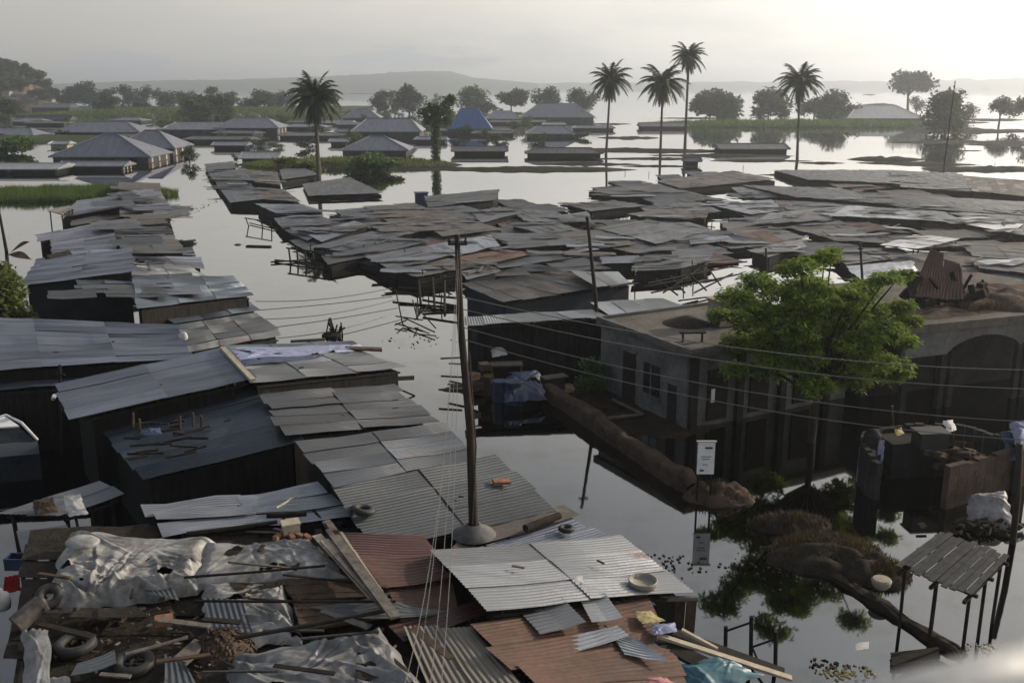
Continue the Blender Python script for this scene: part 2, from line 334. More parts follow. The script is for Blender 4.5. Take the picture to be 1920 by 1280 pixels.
land('far_shore', [(480, 159), (640, 158.6), (800, 158), (1000, 156), (1200, 155.5), (1300, 153.5), (1450, 154), (1560, 152), (1700, 153), (1800, 149.5), (1900, 149), (2150, 150)], 3300, 500, 'hill_far', amp=.3)
HILL = land('near_hill', [(-170, 96), (-60, 100), (0, 116), (40, 124), (75, 142), (100, 166), (125, 186), (140, 196)], 620, 200, 'hill_soil')
land('left_shore_ground', [(-250, 203), (0, 204), (200, 205), (400, 205), (520, 206), (640, 208), (700, 210)], 520, 210, 'grass_soil', amp=.4)
def mound(name, cx, cy, rx, ry, h, mat, kind='structure', rough=.5, rz=0, n=26, seed=0, power=.6):
    c = P(cx, cy, 0); s = ppm(c); mb = MB(); c2, s2 = math.cos(rz), math.sin(rz)
    def fn(u, v):
        a = 2*math.pi*u; rr = v*(1 + .3*rough*nz((math.cos(a)*1.6, math.sin(a)*1.6, seed), 1.3) + .12*rough*nz((math.cos(a)*5, math.sin(a)*5, seed)))
        x, y = rx*rr*math.cos(a), ry*rr*math.sin(a)
        z = h*max(0, 1 - v*v)**power*(1 + rough*nz((c.x + x, c.y + y, seed), 2.2/max(min(rx, ry), .5))) - .12*v
        return Vector((c.x + x*c2 - y*s2, c.y + x*s2 + y*c2, z))
    mb.grid(fn, n*2, n//2); return tag(mb.build(name, mat, smooth=True), kind=kind)
def leaf_quads(mb, c, rad, n, size, shell=.55, up=.3, flat=.55):
    rx, ry, rz = rad
    for _ in range(n):
        while True:
            d = Vector((rnd.uniform(-1, 1), rnd.uniform(-1, 1), rnd.uniform(-1, 1)))
            if .01 < d.length < 1: break
        d = d.normalized()*(shell + (1 - shell)*rnd.random())*(1 + .25*nz((c[0] + d.x*2, c[1] + d.y*2, c[2] + d.z*2)))
        p = Vector((c[0] + d.x*rx, c[1] + d.y*ry, c[2] + d.z*rz))
        a = Vector((rnd.gauss(0, 1), rnd.gauss(0, 1), rnd.gauss(0, flat))).normalized(); b = a.cross(Vector((rnd.gauss(0, .6), rnd.gauss(0, .6), 1))).normalized()
        s = size*rnd.uniform(.6, 1.3)
        mb.add([p - a*s, p + b*s*.45, p + a*s, p - b*s*.45], [(0, 1, 2, 3)])
def tree(label, cx, ty, by, wpx, n=1500, leaf='leaf_far', cat='tree', name='leafy_tree', group=None, trunk=.25, clumps=9, gap=1.0, size=.5, Y=None, z0=0):
    base = P(cx, by, 0) if Y is None else Q(cx, by, Y); s = ppm(base); H = Q(cx, ty, base.y).z - base.z; W = 1.2*wpx/s
    root = thing(name, label, cat, (base.x, base.y, base.z), group)
    mb = MB(); lean = rnd.uniform(-.05, .05)*H
    mb.tube([base - Vector((0, 0, .4)), base + Vector((lean*.4, 0, H*.25)), base + Vector((lean, 0, H*.6)), base + Vector((lean*1.2, 0, H*.85))], [H*.035, H*.028, H*.018, H*.008], 7)
    cl = []
    for k in range(clumps):
        a = rnd.uniform(0, 6.28); hz = lerp(trunk + .12, .80, (k + .5)/clumps); rr = math.sqrt(rnd.random())*.34*W*(1.1 - .7*max(0, hz - .5)*2)
        cc = base + Vector((rr*math.cos(a), rr*math.sin(a), H*hz)); cr = rnd.uniform(.19, .29)
        cl.append((cc, (W*cr, W*cr, min(H*(1 - trunk)*.26, W*cr*.9))))
        mb.tube([base + Vector((lean*.5, 0, H*rnd.uniform(.25, .4))), lerp(base + Vector((0, 0, H*.45)), cc, .6), cc], [H*.014, H*.01, H*.004], 5)
    mb.build('trunk', 'bark', root, smooth=True)
    mb = MB()
    for cc, rad in cl: leaf_quads(mb, cc, rad, int(n*1.5)//clumps, W*.052 if size == .5 else size, shell=.3)
    mb.build('crown', leaf, root)
    return root
def palm(label, cx, ty, by, rpx, fronds=36, group=None, trunk_m='bark', lean=0, leafmat='leaf_palm', tr=.2, seed=0):
    base = P(cx, by, 0); s = ppm(base); H = Q(cx, ty, base.y).z; r = 1.22*rpx/s; hub = base + Vector((lean, 0, H - r*.55))
    root = thing('palm_tree', label, 'palm tree', (base.x, base.y, 0), group)
    mb = MB(); mb.tube([base + Vector((0, 0, -.5)), lerp(base, hub, .3) + Vector((lean*.1, 0, 0)), lerp(base, hub, .7), hub], [tr*1.3, tr, tr*.9, tr*1.15], 9)
    for k in range(26):                                  # cut frond stubs under the crown
        a = k*2.4; p = hub - Vector((0, 0, .15 + k*.07)); mb.beam(p, p + Vector((math.cos(a)*tr*2, math.sin(a)*tr*2, .28)), .07, .05)
    mb.build('trunk', trunk_m, root, smooth=False)
    for part, cnt, lo, hi in (('crown', fronds, -.25, 1.3), ('dead_fronds', fronds//3, -1.25, -.7)):
        mb = MB()
        for k in range(cnt):
            a = k*2.39996 + rnd.uniform(-.2, .2); el = lerp(hi, lo, (k + .5)/cnt) + rnd.uniform(-.1, .1); L = r*rnd.uniform(.9, 1.2)*(1.0 if el > -.5 else .8)
            p = hub.copy(); d = Vector((math.cos(a)*math.cos(el), math.sin(a)*math.cos(el), math.sin(el))); n = 13; prev = p.copy(); rv = rnd.random()
            for i in range(n):
                t = (i + 1)/n; p = prev + d*L/n
                mb.beam(prev, p, .05*(1 - t) + .015, r=rv*.4)
                side = d.cross(Vector((0, 0, 1))).normalized() if abs(d.z) < .98 else Vector((-math.sin(a), math.cos(a), 0))
                ll = L*.24*(math.sin(math.pi*min(1, t*.9 + .12))**.6)
                for sg in (-1, 1):
                    for q in (0, .5):
                        st = lerp(prev, p, q); tip = st + (side*sg*.9 + d*.55 - Vector((0, 0, .45 + .3*rnd.random()))).normalized()*ll*rnd.uniform(.75, 1.1)
                        wv = d*L*.026
                        mb.add([st - wv, tip, st + wv], [(0, 1, 2)], rv)
                d = (d - Vector((0, 0, .10 + .09*t*(1 if el > -.4 else .3)))).normalized(); prev = p
        mb.build(part, leafmat, root)
    return root
def on_hill(x, y):
    o_ = Vector((0, 0, CAMH)); h_ = HILL.ray_cast(o_, ray(x, y).normalized()); return h_[0] if h_[0] is not None else Q(x, y, 600)
def house(label, xl, xr, ye, yr, yw, depth=8.0, roof='tin_far', wall='far_wall', ridge=.45, rot=0.0, wins=2, over=.5, group=None, cat='house', name='hip_roof_house', gable=False, lit=None):
    yw = ye + .46*(yw - ye); Y0 = P((xl + xr)/2, yw, 0).y; ze = max(.7, Q((xl + xr)/2, ye, Y0).z); xa, xb = Q(xl, ye, Y0).x, Q(xr, ye, Y0).x
    zr = max(ze + .5, Q((xl + xr)/2, yr, Y0 + depth/2).z); W = xb - xa; cx, cy = (xa + xb)/2, Y0 + depth/2
    root = thing(name, label, cat, (cx, cy, 0), group); M = Matrix.Rotation(rot, 3, 'Z'); C0 = Vector((cx, cy, 0))
    T = lambda x, y, z: C0 + M @ Vector((x, y, z))
    a, d = W/2, depth/2; rl = W*ridge/2; rl = a if gable else rl
    mb = MB()
    e = [T(-a, -d, ze), T(a, -d, ze), T(a, d, ze), T(-a, d, ze)]; g = [T(-rl, 0, zr), T(rl, 0, zr)]
    sl = math.hypot(d, zr - ze)
    mb.add([e[0], e[1], g[1], g[0]], [(0, 1, 2, 3)], .5, [(0, 0), (W, 0), (W/2 + rl, sl), (W/2 - rl, sl)])
    mb.add([e[2], e[3], g[0], g[1]], [(0, 1, 2, 3)], .5, [(0, 0), (W, 0), (W/2 + rl, sl), (W/2 - rl, sl)])
    mb.add([e[1], e[2], g[1]], [(0, 1, 2)], .65, [(0, 0), (depth, 0), (d, sl)]); mb.add([e[3], e[0], g[0]], [(0, 1, 2)], .35, [(0, 0), (depth, 0), (d, sl)])
    lo = [p - Vector((0, 0, .14)) for p in e]
    mb.add(e + lo, [(0, 1, 5, 4), (1, 2, 6, 5), (2, 3, 7, 6), (3, 0, 4, 7), (7, 6, 5, 4)], .1)
    rf = mb.build('roof', roof, root)
    mb = MB()
    for p0, p1 in ((g[0], g[1]), (e[0], g[0]), (e[1], g[1])): mb.beam(p0 + Vector((0, 0, .03)), p1 + Vector((0, 0, .03)), .25, .1)
    mb.build('ridge_cap', roof, rf)
    mb = MB(); a2, d2 = a - over, d - over
    mb.hexa([T(-a2, -d2, -.5), T(a2, -d2, -.5), T(a2, d2, -.5), T(-a2, d2, -.5)], [T(-a2, -d2, ze - .16), T(a2, -d2, ze - .16), T(a2, d2, ze - .16), T(-a2, d2, ze - .16)])
    mb.build('wall', wall, root)
    for k in range(wins):
        x = lerp(-a2, a2, (k + .7)/(wins + .4)); mb = MB(); q = T(x, -d2 - .03, max(.4, ze*.55)); mb.box(q, (min(1.1, W*.09), .08, ze*.42), rot); mb.build('window', 'glass_dark', root)
    if lit:
        for k in range(3):
            mb = MB(); q = T(a2 + .04, lerp(-d2, d2, (k + .5)/3), ze*.5); mb.box(q, (.08, depth*.07, ze*.8), rot); mb.build('pillar', lit, root)  # cream columns on the sunward side, their sunlit tone put into the colour
    return root
# ---------------------------------------------------------------- far houses
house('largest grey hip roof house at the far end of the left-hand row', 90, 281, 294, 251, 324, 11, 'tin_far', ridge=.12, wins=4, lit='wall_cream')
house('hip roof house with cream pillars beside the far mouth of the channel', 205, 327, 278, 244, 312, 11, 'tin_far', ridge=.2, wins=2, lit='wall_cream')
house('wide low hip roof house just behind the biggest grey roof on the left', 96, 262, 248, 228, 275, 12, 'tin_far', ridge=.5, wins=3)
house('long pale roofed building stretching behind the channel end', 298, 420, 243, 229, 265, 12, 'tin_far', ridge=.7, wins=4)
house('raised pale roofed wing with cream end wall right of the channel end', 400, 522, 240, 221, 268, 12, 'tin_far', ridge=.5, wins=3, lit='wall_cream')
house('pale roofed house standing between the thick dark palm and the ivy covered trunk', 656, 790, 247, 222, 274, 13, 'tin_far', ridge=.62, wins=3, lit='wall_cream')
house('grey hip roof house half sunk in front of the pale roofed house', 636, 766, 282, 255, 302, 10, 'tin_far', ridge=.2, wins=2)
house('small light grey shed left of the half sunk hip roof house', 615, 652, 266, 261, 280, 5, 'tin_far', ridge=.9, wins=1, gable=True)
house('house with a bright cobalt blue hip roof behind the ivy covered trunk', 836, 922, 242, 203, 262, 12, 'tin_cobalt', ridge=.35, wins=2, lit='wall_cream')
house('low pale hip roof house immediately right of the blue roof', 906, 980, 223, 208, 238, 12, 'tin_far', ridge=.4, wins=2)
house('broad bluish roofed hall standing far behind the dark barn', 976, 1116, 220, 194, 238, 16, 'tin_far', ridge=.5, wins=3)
house('dark gabled shed with one bright side standing in open water', 985, 1078, 251, 236, 268, 8, 'tin_far', wins=2, ridge=.5)
house('long dark barn with a low curved roof right of the ivy covered trunk', 846, 952, 284, 274, 300, 6, 'tin_dark', 'wall_dark', ridge=.8, wins=0, gable=True)
house('long black sided barn left of the slender palms', 984, 1132, 288, 277, 304, 6, 'tin_dark', 'wall_dark', ridge=.7, wins=0)
house('small faint house roof behind the pale roofed house', 640, 712, 221, 204, 236, 10, 'tin_far', ridge=.3, wins=2)
house('pale lavender roofed house beyond the right grass bank', 1588, 1735, 222, 197, 236, 20, 'tin_light', ridge=.5, wins=0)
house('flat open shed with pale roof at the left edge by the pond', -30, 107, 319, 313, 336, 8, 'tin_light', 'wall_dark', ridge=.95, wins=2, gable=True)
house('low shed with a grey roof in front of the largest left house', 104, 232, 313, 306, 330, 5, 'tin_far', 'wall_dark', ridge=.95, wins=0, gable=True, lit='wall_cream')
house('bluish roof with cream walls cut off by the left edge', -40, 62, 254, 240, 270, 9, 'tin_far', 'wall_cream', ridge=.6, wins=2)
house('tiny cream house among bushes left of the biggest grey roof', 88, 128, 272, 265, 283, 4, 'tin_light', 'wall_cream', ridge=.8, wins=1)
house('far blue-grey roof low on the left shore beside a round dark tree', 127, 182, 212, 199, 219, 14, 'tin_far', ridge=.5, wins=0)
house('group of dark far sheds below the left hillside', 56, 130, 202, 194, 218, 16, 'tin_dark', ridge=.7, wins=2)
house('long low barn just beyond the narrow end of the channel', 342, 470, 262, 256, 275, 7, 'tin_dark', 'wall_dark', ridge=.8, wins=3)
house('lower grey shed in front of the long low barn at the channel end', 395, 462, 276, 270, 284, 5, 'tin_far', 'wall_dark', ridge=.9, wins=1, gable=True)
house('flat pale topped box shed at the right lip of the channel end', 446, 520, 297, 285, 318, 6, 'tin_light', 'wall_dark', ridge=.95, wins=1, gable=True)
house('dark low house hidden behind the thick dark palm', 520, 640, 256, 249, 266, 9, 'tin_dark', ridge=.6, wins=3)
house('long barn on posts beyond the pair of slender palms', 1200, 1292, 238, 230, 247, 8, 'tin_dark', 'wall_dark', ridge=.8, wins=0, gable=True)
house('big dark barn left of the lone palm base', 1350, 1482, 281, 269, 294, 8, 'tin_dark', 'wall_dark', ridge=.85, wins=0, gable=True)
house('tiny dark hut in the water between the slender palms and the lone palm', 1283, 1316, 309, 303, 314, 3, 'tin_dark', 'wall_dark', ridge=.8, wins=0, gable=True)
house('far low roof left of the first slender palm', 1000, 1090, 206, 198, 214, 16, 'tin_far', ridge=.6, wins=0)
for k, (x, y, wd) in enumerate([(14, 176, 16), (40, 178, 14), (60, 184, 18), (24, 188, 20), (95, 190, 14), (306, 198, 14), (76, 172, 10)]):
    p = on_hill(x, y); p.z -= 1.8; mb = MB(); mb.box((p.x, p.y, p.z), (wd/4.2, 5, 4.4)); root = thing('hillside_house', 'tiny pale house at the foot of the left hill', 'house', (p.x, p.y, 0), 'pale houses at the foot of the left hill'); mb.build('wall', 'wall_cream', root)
    mb = MB(); mb.add([(p.x - wd/7.5, p.y - 3, p.z + 2), (p.x + wd/7.5, p.y - 3, p.z + 2), (p.x + wd/7.5, p.y + 3, p.z + 2), (p.x - wd/7.5, p.y + 3, p.z + 2), (p.x - wd/9, p.y, p.z + 3.2), (p.x + wd/9, p.y, p.z + 3.2)], [(0, 1, 5, 4), (1, 2, 5), (2, 3, 4, 5), (3, 0, 4), (3, 2, 1, 0)]); mb.build('roof', 'tin_far', root)
for k in range(30):
    if k < 17: x, y = rnd.uniform(-10, 600), rnd.uniform(222, 262)
    else: x, y = rnd.uniform(620, 1120), rnd.uniform(226, 268)
    wd = rnd.uniform(18, 48)*y/240
    house('low distant tin roof squeezed between the larger far houses', x - wd, x + wd, y, y - rnd.uniform(3, 8), y + rnd.uniform(5, 10), rnd.uniform(4, 8), rnd.choice(['tin_far', 'tin_dark', 'tin_brown', 'tin_far']), 'far_wall', ridge=rnd.choice([.4, .8]), wins=0, gable=rnd.random() < .5, group='low distant roofs among the far houses', rot=rnd.uniform(-.2, .2))
# ---------------------------------------------------------------- banks, islets, grass
mound('grass_bank', 1510, 236, 48, 15, 1.0, 'grass_soil', seed=3, rough=.3)
mound('grass_bank', 105, 368, 13.5, 6.5, .45, 'grass_soil', seed=4, rz=.12)
mound('mud_bank', 655, 310, 17, 9, .8, 'islet', seed=5); mound('mud_bank', 80, 262, 26, 14, 1.0, 'grass_soil', seed=6)
mound('mud_bank', 1000, 318, 16, 4, .4, 'islet', seed=16)
mound('grass_bank', 1640, 236, 14, 6, .7, 'grass_soil', seed=17)
for k, (x, y, rx, ry, h) in enumerate([(1180, 259, 9, 4, .7), (1150, 281, 20, 3, .6), (1240, 285, 16, 3, .5), (1220, 298, 14, 2.2, .4), (1660, 299, 8, 3, .8), (1700, 306, 11, 2, .5), (1745, 309, 10, 2.5, .5), (1860, 318, 14, 3, .8), (1815, 267, 22, 4, .6), (1880, 272, 12, 3, .5), (1820, 246, 24, 8, 1.2), (1790, 283, 9, 1.5, .3),
        (1145, 233, 10, 3, .5), (1110, 238, 8, 3, .4), (1350, 292, 18, 3, .5), (1420, 302, 12, 2, .4), (1320, 236, 10, 5, .8), (1540, 306, 6, 1.5, .4), (1240, 312, 10, 2, .3), (1100, 308, 12, 2.6, .5), (1780, 230, 16, 7, .8), (1860, 225, 15, 6, .8), (760, 318, 9, 3, .5), (850, 317, 9, 2, .4), (1650, 196, 12, 6, 1), (1630, 178, 10, 6, 1.2), (1700, 170, 8, 5, 1), (1850, 168, 14, 6, 1.2), (1300, 222, 20, 5, .5), (1060, 222, 16, 6, .5), (700, 176, 50, 12, 1.0), (1490, 328, 7, 2, .4), (1330, 283, 13, 2.5, .4)]):
    mound('islet', x, y, rx*.8, ry*.9, h*.5, 'islet', rough=1.0, seed=20 + k, n=14)
def grass(name, cx, cy, rx, ry, n, h, m='grass', rz=0, z=.2, label=None, wd=.05):
    c = P(cx, cy, 0); mb = MB()
    for _ in range(n):
        a = rnd.uniform(0, 6.28); q = math.sqrt(rnd.random()); x, y = rx*q*math.cos(a), ry*q*math.sin(a)
        x, y = x*math.cos(rz) - y*math.sin(rz), x*math.sin(rz) + y*math.cos(rz); hh = h*rnd.uniform(.5, 1.2)*(1 + .5*nz((x, y, 1), .5)); t = rnd.uniform(0, 3.14)
        dx, dy = math.cos(t)*wd, math.sin(t)*wd; lx, ly = rnd.gauss(0, h*.3), rnd.gauss(0, h*.3); zz = z*(1 - q*q)
        mb.add([(c.x + x - dx, c.y + y - dy, zz), (c.x + x + dx, c.y + y + dy, zz), (c.x + x + lx, c.y + y + ly, zz + hh)], [(0, 1, 2)])
    return tag(mb.build(name, m), label, 'grass' if label else None, kind='stuff')
grass('grass', 105, 368, 13, 6, 14000, .7, rz=.12, label='tall green grass growing beside the pond on the left', z=.4)
grass('grass', 1510, 236, 47, 14, 9000, 1.2, 'leaf_ivy', wd=.25, label='long grass on the flat bank beyond the lone palm', z=.8)
grass('grass', 655, 310, 16, 8, 7000, .6, 'leaf_bush', wd=.1, label='scrubby green growth on the mud bank behind the dark palm', z=.7)
grass('grass', 390, 216, 70, 25, 12000, .8, 'grass', wd=.4, label='bright green field on the far left shore', z=2.6)
# ---------------------------------------------------------------- trees
T = tree
T('wide bushy dark tree in front of the green field', 395, 176, 222, 92, 2600, 'leaf_dark', trunk=.05, clumps=14)
T('small round dark tree beside the far blue-grey roof', 200, 176, 214, 44, 1400, 'leaf_dark', trunk=.1)
T('feathery tree top rising behind the wide bushy dark tree', 398, 156, 205, 26, 700, trunk=.5)
T('low broad misty tree right of the left hill', 135, 160, 200, 56, 1400, trunk=.05)
T('taller misty tree right of the left hill', 168, 149, 200, 44, 1300, trunk=.05)
T('low misty tree with a domed crown behind the round dark tree', 207, 161, 202, 36, 900, trunk=.05)
T('flat topped misty tree left of the field centre', 242, 156, 203, 40, 1000, trunk=.05)
T('second flat topped misty tree left of the field centre', 272, 158, 203, 34, 900, trunk=.05)
T('faint low tree between the field and the far hills', 310, 166, 205, 46, 900, trunk=.05)
T('small dark bushy tree at the left of the green field', 262, 186, 212, 34, 700, trunk=.1)
T('leaning loose tree right of the wide bushy dark tree', 496, 165, 214, 46, 1000, trunk=.25)
T('low spreading tree right of the wide bushy dark tree', 466, 180, 214, 36, 700, trunk=.2)
T('faint tree left of the thick dark palm', 540, 168, 208, 40, 700, trunk=.1)
for x, t, wd in ((335, 170, 40), (360, 168, 30), (430, 170, 44), (520, 172, 34), (575, 168, 40), (615, 172, 40)): T('hazy tree in the line below the far hills', x, t, 204, wd, 800, trunk=.1, clumps=6, group='hazy trees in the line below the far hills')
T('broad grey tree left of the tallest mid shore tree', 722, 166, 212, 44, 1300, trunk=.05)
T('tallest rounded tree on the middle shore', 768, 157, 214, 54, 1800, trunk=.05, clumps=12)
T('green rounded tree directly behind the blue roof', 890, 160, 212, 60, 1800, 'leaf_ivy', trunk=.05, clumps=12)
T('small tree squeezed left of the green rounded tree', 820, 170, 212, 22, 500, trunk=.1)
T('spreading tree with a gap beneath its crown right of the green rounded tree', 958, 165, 212, 62, 1500, trunk=.3)
T('square crowned tree left of the first slender palm', 1022, 160, 212, 50, 1500, trunk=.05, clumps=12)
T('misty tree standing behind the first slender palm', 1092, 163, 214, 56, 1300, trunk=.1)
T('low bush at the foot of the green rounded tree', 914, 192, 218, 44, 700, trunk=.02)
T('big dark bushy tree right of the tallest slender palm', 1345, 168, 222, 84, 2600, 'leaf_dark', trunk=.02, clumps=16)
T('bushy tree immediately left of the lone palm', 1440, 163, 224, 66, 2000, 'leaf_dark', trunk=.02, clumps=12)
T('bushy tree immediately right of the lone palm', 1525, 180, 226, 56, 1500, 'leaf_dark', trunk=.02, clumps=10)
T('bushy tree left of the pale lavender roof', 1573, 167, 226, 60, 1700, 'leaf_dark', trunk=.02, clumps=12)
T('high umbrella crowned tree standing far out in the flood', 1702, 127, 206, 66, 2400, trunk=.4, clumps=14)
T('lower tree at the foot of the umbrella crowned tree', 1718, 178, 212, 30, 600, trunk=.1)
T('dense block shaped tree behind the tall thin mast', 1772, 164, 250, 68, 2600, 'leaf_dark', trunk=.02, clumps=16)
T('open crowned tree near the right edge of the flood', 1872, 176, 238, 46, 900, trunk=.35, clumps=7)
T('partly cut off tree at the right edge', 1926, 160, 236, 50, 1200, trunk=.2)
T('bushy tree on the water right of the block shaped tree', 1815, 190, 232, 36, 600, trunk=.1)
T('small bush on the mud bank right of the hip roof house', 990, 214, 246, 26, 500, 'leaf_ivy', trunk=.02)
T('round dark bush standing in the channel end', 356, 270, 305, 28, 900, 'leaf_dark', trunk=.05)
T('small dark bush right of the channel end', 440, 287, 304, 16, 500, 'leaf_dark', trunk=.05)
T('green bush left of the biggest grey roof', 28, 256, 288, 66, 1500, 'leaf_ivy', trunk=.02, clumps=10)
T('dark tree over the left shore sheds', 18, 182, 226, 60, 1500, 'leaf_dark', trunk=.3)
T('small slim tree between the far sheds and the round dark tree', 128, 217, 240, 14, 300, 'leaf_ivy', trunk=.4)
T('green scrub on the mud bank below the half sunk house', 700, 286, 322, 90, 1600, 'leaf_ivy', trunk=.01, clumps=12)
T('low scrub on the left of the mud bank', 555, 296, 320, 80, 1200, 'leaf_bush', trunk=.01, clumps=10)
for x, t, wd in ((100, 168, 34), (84, 152, 30), (40, 150, 44), (10, 150, 50), (75, 170, 40), (-5, 140, 50), (8, 112, 36), (30, 119, 26), (48, 122, 24), (72, 136, 30), (-8, 116, 26), (18, 128, 40), (58, 134, 40)):
    T('dark tree on the slope of the left hill', x, t - 5, t + 14, wd, 800, 'leaf_far', trunk=.02, clumps=8, group='trees on the left hill', Y=on_hill(x, t + 14).y)
for k in range(56):
    x, y = (rnd.uniform(-10, 600), rnd.uniform(206, 284)) if k < 34 else (rnd.uniform(620, 1120), rnd.uniform(212, 275))
    if 300 < x < 450 and y > 268: continue
    h_ = rnd.uniform(8, 20); T('low dark bush between the far houses', x, y - h_, y, rnd.uniform(14, 44), 380, rnd.choice(['leaf_dark', 'leaf_far', 'leaf_ivy', 'leaf_dark']), trunk=.01, clumps=6, name='bush', cat='bush', group='low bushes between the far houses')
palm('thick dark palm with drooping fronds by the mud bank', 598, 148, 338, 50, 46, tr=.26)
palm('slender palm left of the tallest one', 1136, 124, 290, 38, 34, lean=.5)
palm('slender palm with ragged crown just left of the tallest one', 1238, 126, 293, 43, 36)
palm('tallest of the slender palms, behind the ragged one', 1284, 83, 283, 32, 30, tr=.24)
palm('lone palm standing in open water before the grass bank', 1495, 124, 300, 40, 38, lean=-.45)
# ivy covered palm
base = P(818, 308, 0); s = ppm(base); H = Q(818, 205, base.y).z
root = thing('ivy_covered_palm', 'thick palm trunk wrapped in ivy with a sagging green crown', 'palm tree', (base.x, base.y, 0))
mb = MB(); mb.tube([base - Vector((0, 0, .5)), base + Vector((0, 0, H*.6)), base + Vector((.2, 0, H))], [.45, .38, .4], 9); mb.build('trunk', 'bark', root)
mb = MB()
for k in range(14): leaf_quads(mb, base + Vector((0, 0, H*k/13)), (.75, .75, .6), 160, .22, .7)
mb.build('ivy', 'leaf_ivy', root)
mb = MB()
for x, y, r in ((795, 212, 12), (806, 203, 14), (822, 205, 14), (838, 193, 12), (846, 186, 10), (840, 212, 13), (800, 226, 10), (815, 222, 14), (838, 228, 9)):
    leaf_quads(mb, Q(x, y, base.y), (r/s*1.1, r/s, r/s*1.0), 260, .3, .2)
mb.build('crown', 'leaf_ivy', root)
# thin mast in the water
p = P(1769, 320, 0); mb = MB(); mb.tube([p - Vector((0, 0, .5)), Vector((p.x + .3, p.y, Q(1774, 152, p.y).z))], [.12, .07], 6); tag(mb.build('radio_mast', 'pole_wood'), 'tall thin mast rising in front of the block shaped tree', 'mast')
# ---------------------------------------------------------------- left-hand row along the channel
S = shack
G1 = 'tin roofs of the left-hand row'
LEFT = [
 ('brown grey tin roof at the far tip of the left-hand row', [(755,140),(1005,150),(1012,205),(755,212)], [1.9,1.3,1.3,1.9], 'tin_brown'),
 ('grey tin roof second from the far tip of the left-hand row', [(755,205),(1010,203),(1038,255),(755,272)], [2.0,1.3,1.3,2.0], 'tin_grey'),
 ('streaky roof third from the far tip of the left-hand row', [(755,268),(1036,250),(1076,308),(760,338)], [2.1,1.3,1.3,2.1], 'tin_dark'),
 ('rusty brown roof fourth from the far tip of the left-hand row', [(760,336),(1070,312),(1088,372),(765,362)], [2.1,1.2,1.2,2.1], 'tin_brown'),
 ('blue grey roof reaching left over the pond beside the rusty brown one', [(490,262),(755,222),(757,302),(390,368)], [1.5,2.0,2.0,1.5], 'tin_blue'),
 ('narrow brown lean-to roof under the blue grey one', [(455,388),(760,325),(765,365),(455,420)], [1.3,1.5,1.4,1.2], 'tin_brown'),
 ('grey strip roof above a dark gap in the left-hand row', [(560,400),(760,378),(1085,410),(715,428)], [1.9,2.0,1.2,1.9], 'tin_grey'),
 ('thin dark roof strip over the black gap in the left-hand row', [(720,425),(1060,425),(1090,470),(725,470)], [1.9,1.1,1.0,1.8], 'tin_dark'),
 ('pale grey roof strip just before the brushy brown one', [(722,476),(1092,476),(1110,520),(730,512)], [2.0,1.1,1.0,1.9], 'tin_grey'),
 ('brushy brown roof with ragged thatch-like edge in the left-hand row', [(745,520),(1108,505),(1170,595),(800,590)], [1.9,1.1,1.0,1.8], 'tin_brown'),
 ('narrow raised blue grey sheet above the broad lavender roof', [(232,478),(640,400),(712,425),(250,520)], [2.1,2.5,2.5,2.1], 'tin_blue'),
 ('broad lavender tin roof over the pond', [(330,500),(712,412),(735,600),(335,600)], [2.2,2.6,2.6,2.1], 'tin_blue'),
 ('light tin roof with a bent lip hanging over the channel', [(838,612),(1250,618),(1283,690),(955,662)], [2.4,1.5,1.3,2.2], 'tin_blue'),
 ('grey roof with a white scuffed edge just before the bent lip', [(838,650),(1180,672),(1295,742),(842,730)], [2.6,1.7,1.4,2.5], 'tin_grey'),
 ('wide roof over the tall slate wall, left half of the row', [(250,630),(820,560),(842,708),(140,800)], [2.4,2.8,2.9,2.4], 'tin_blue'),
 ('big dark slate roof sloping to the channel beside the slate wall', [(842,735),(1465,742),(1588,862),(880,942)], [2.7,1.8,1.6,2.5], 'tin_slate'),
 ('dark slate roof strip below the big one', [(985,962),(1510,868),(1635,955),(1112,1038)], [2.5,1.5,1.4,2.3], 'tin_slate'),
 ('blackish brown roof with a collapsed middle', [(1100,1050),(1610,975),(1745,1080),(1172,1170)], [2.5,1.5,1.4,2.4], 'tin_dark'),
]
for k, (lb, pts, zs, m) in enumerate(LEFT):
    if k not in (13, 14, 15): zs = [z*.68 for z in zs]
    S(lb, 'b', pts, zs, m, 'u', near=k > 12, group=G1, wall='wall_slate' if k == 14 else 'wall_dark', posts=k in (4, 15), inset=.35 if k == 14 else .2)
S('front rim roof of the left-hand row, a dark bar facing the camera', 'b', [(1172,1178),(1745,1082),(1765,1120),(1185,1215)], [2.4,1.5,1.45,2.3], 'tin_dark', near=True, group=G1)
S('small pale awning plank roof on thin posts over the pond', 'b', [(300,318),(435,292),(470,305),(390,345)], [1.5,1.6,1.6,1.5], 'tin_beige', posts=True, wall=None, cat='awning', name='plank_awning')
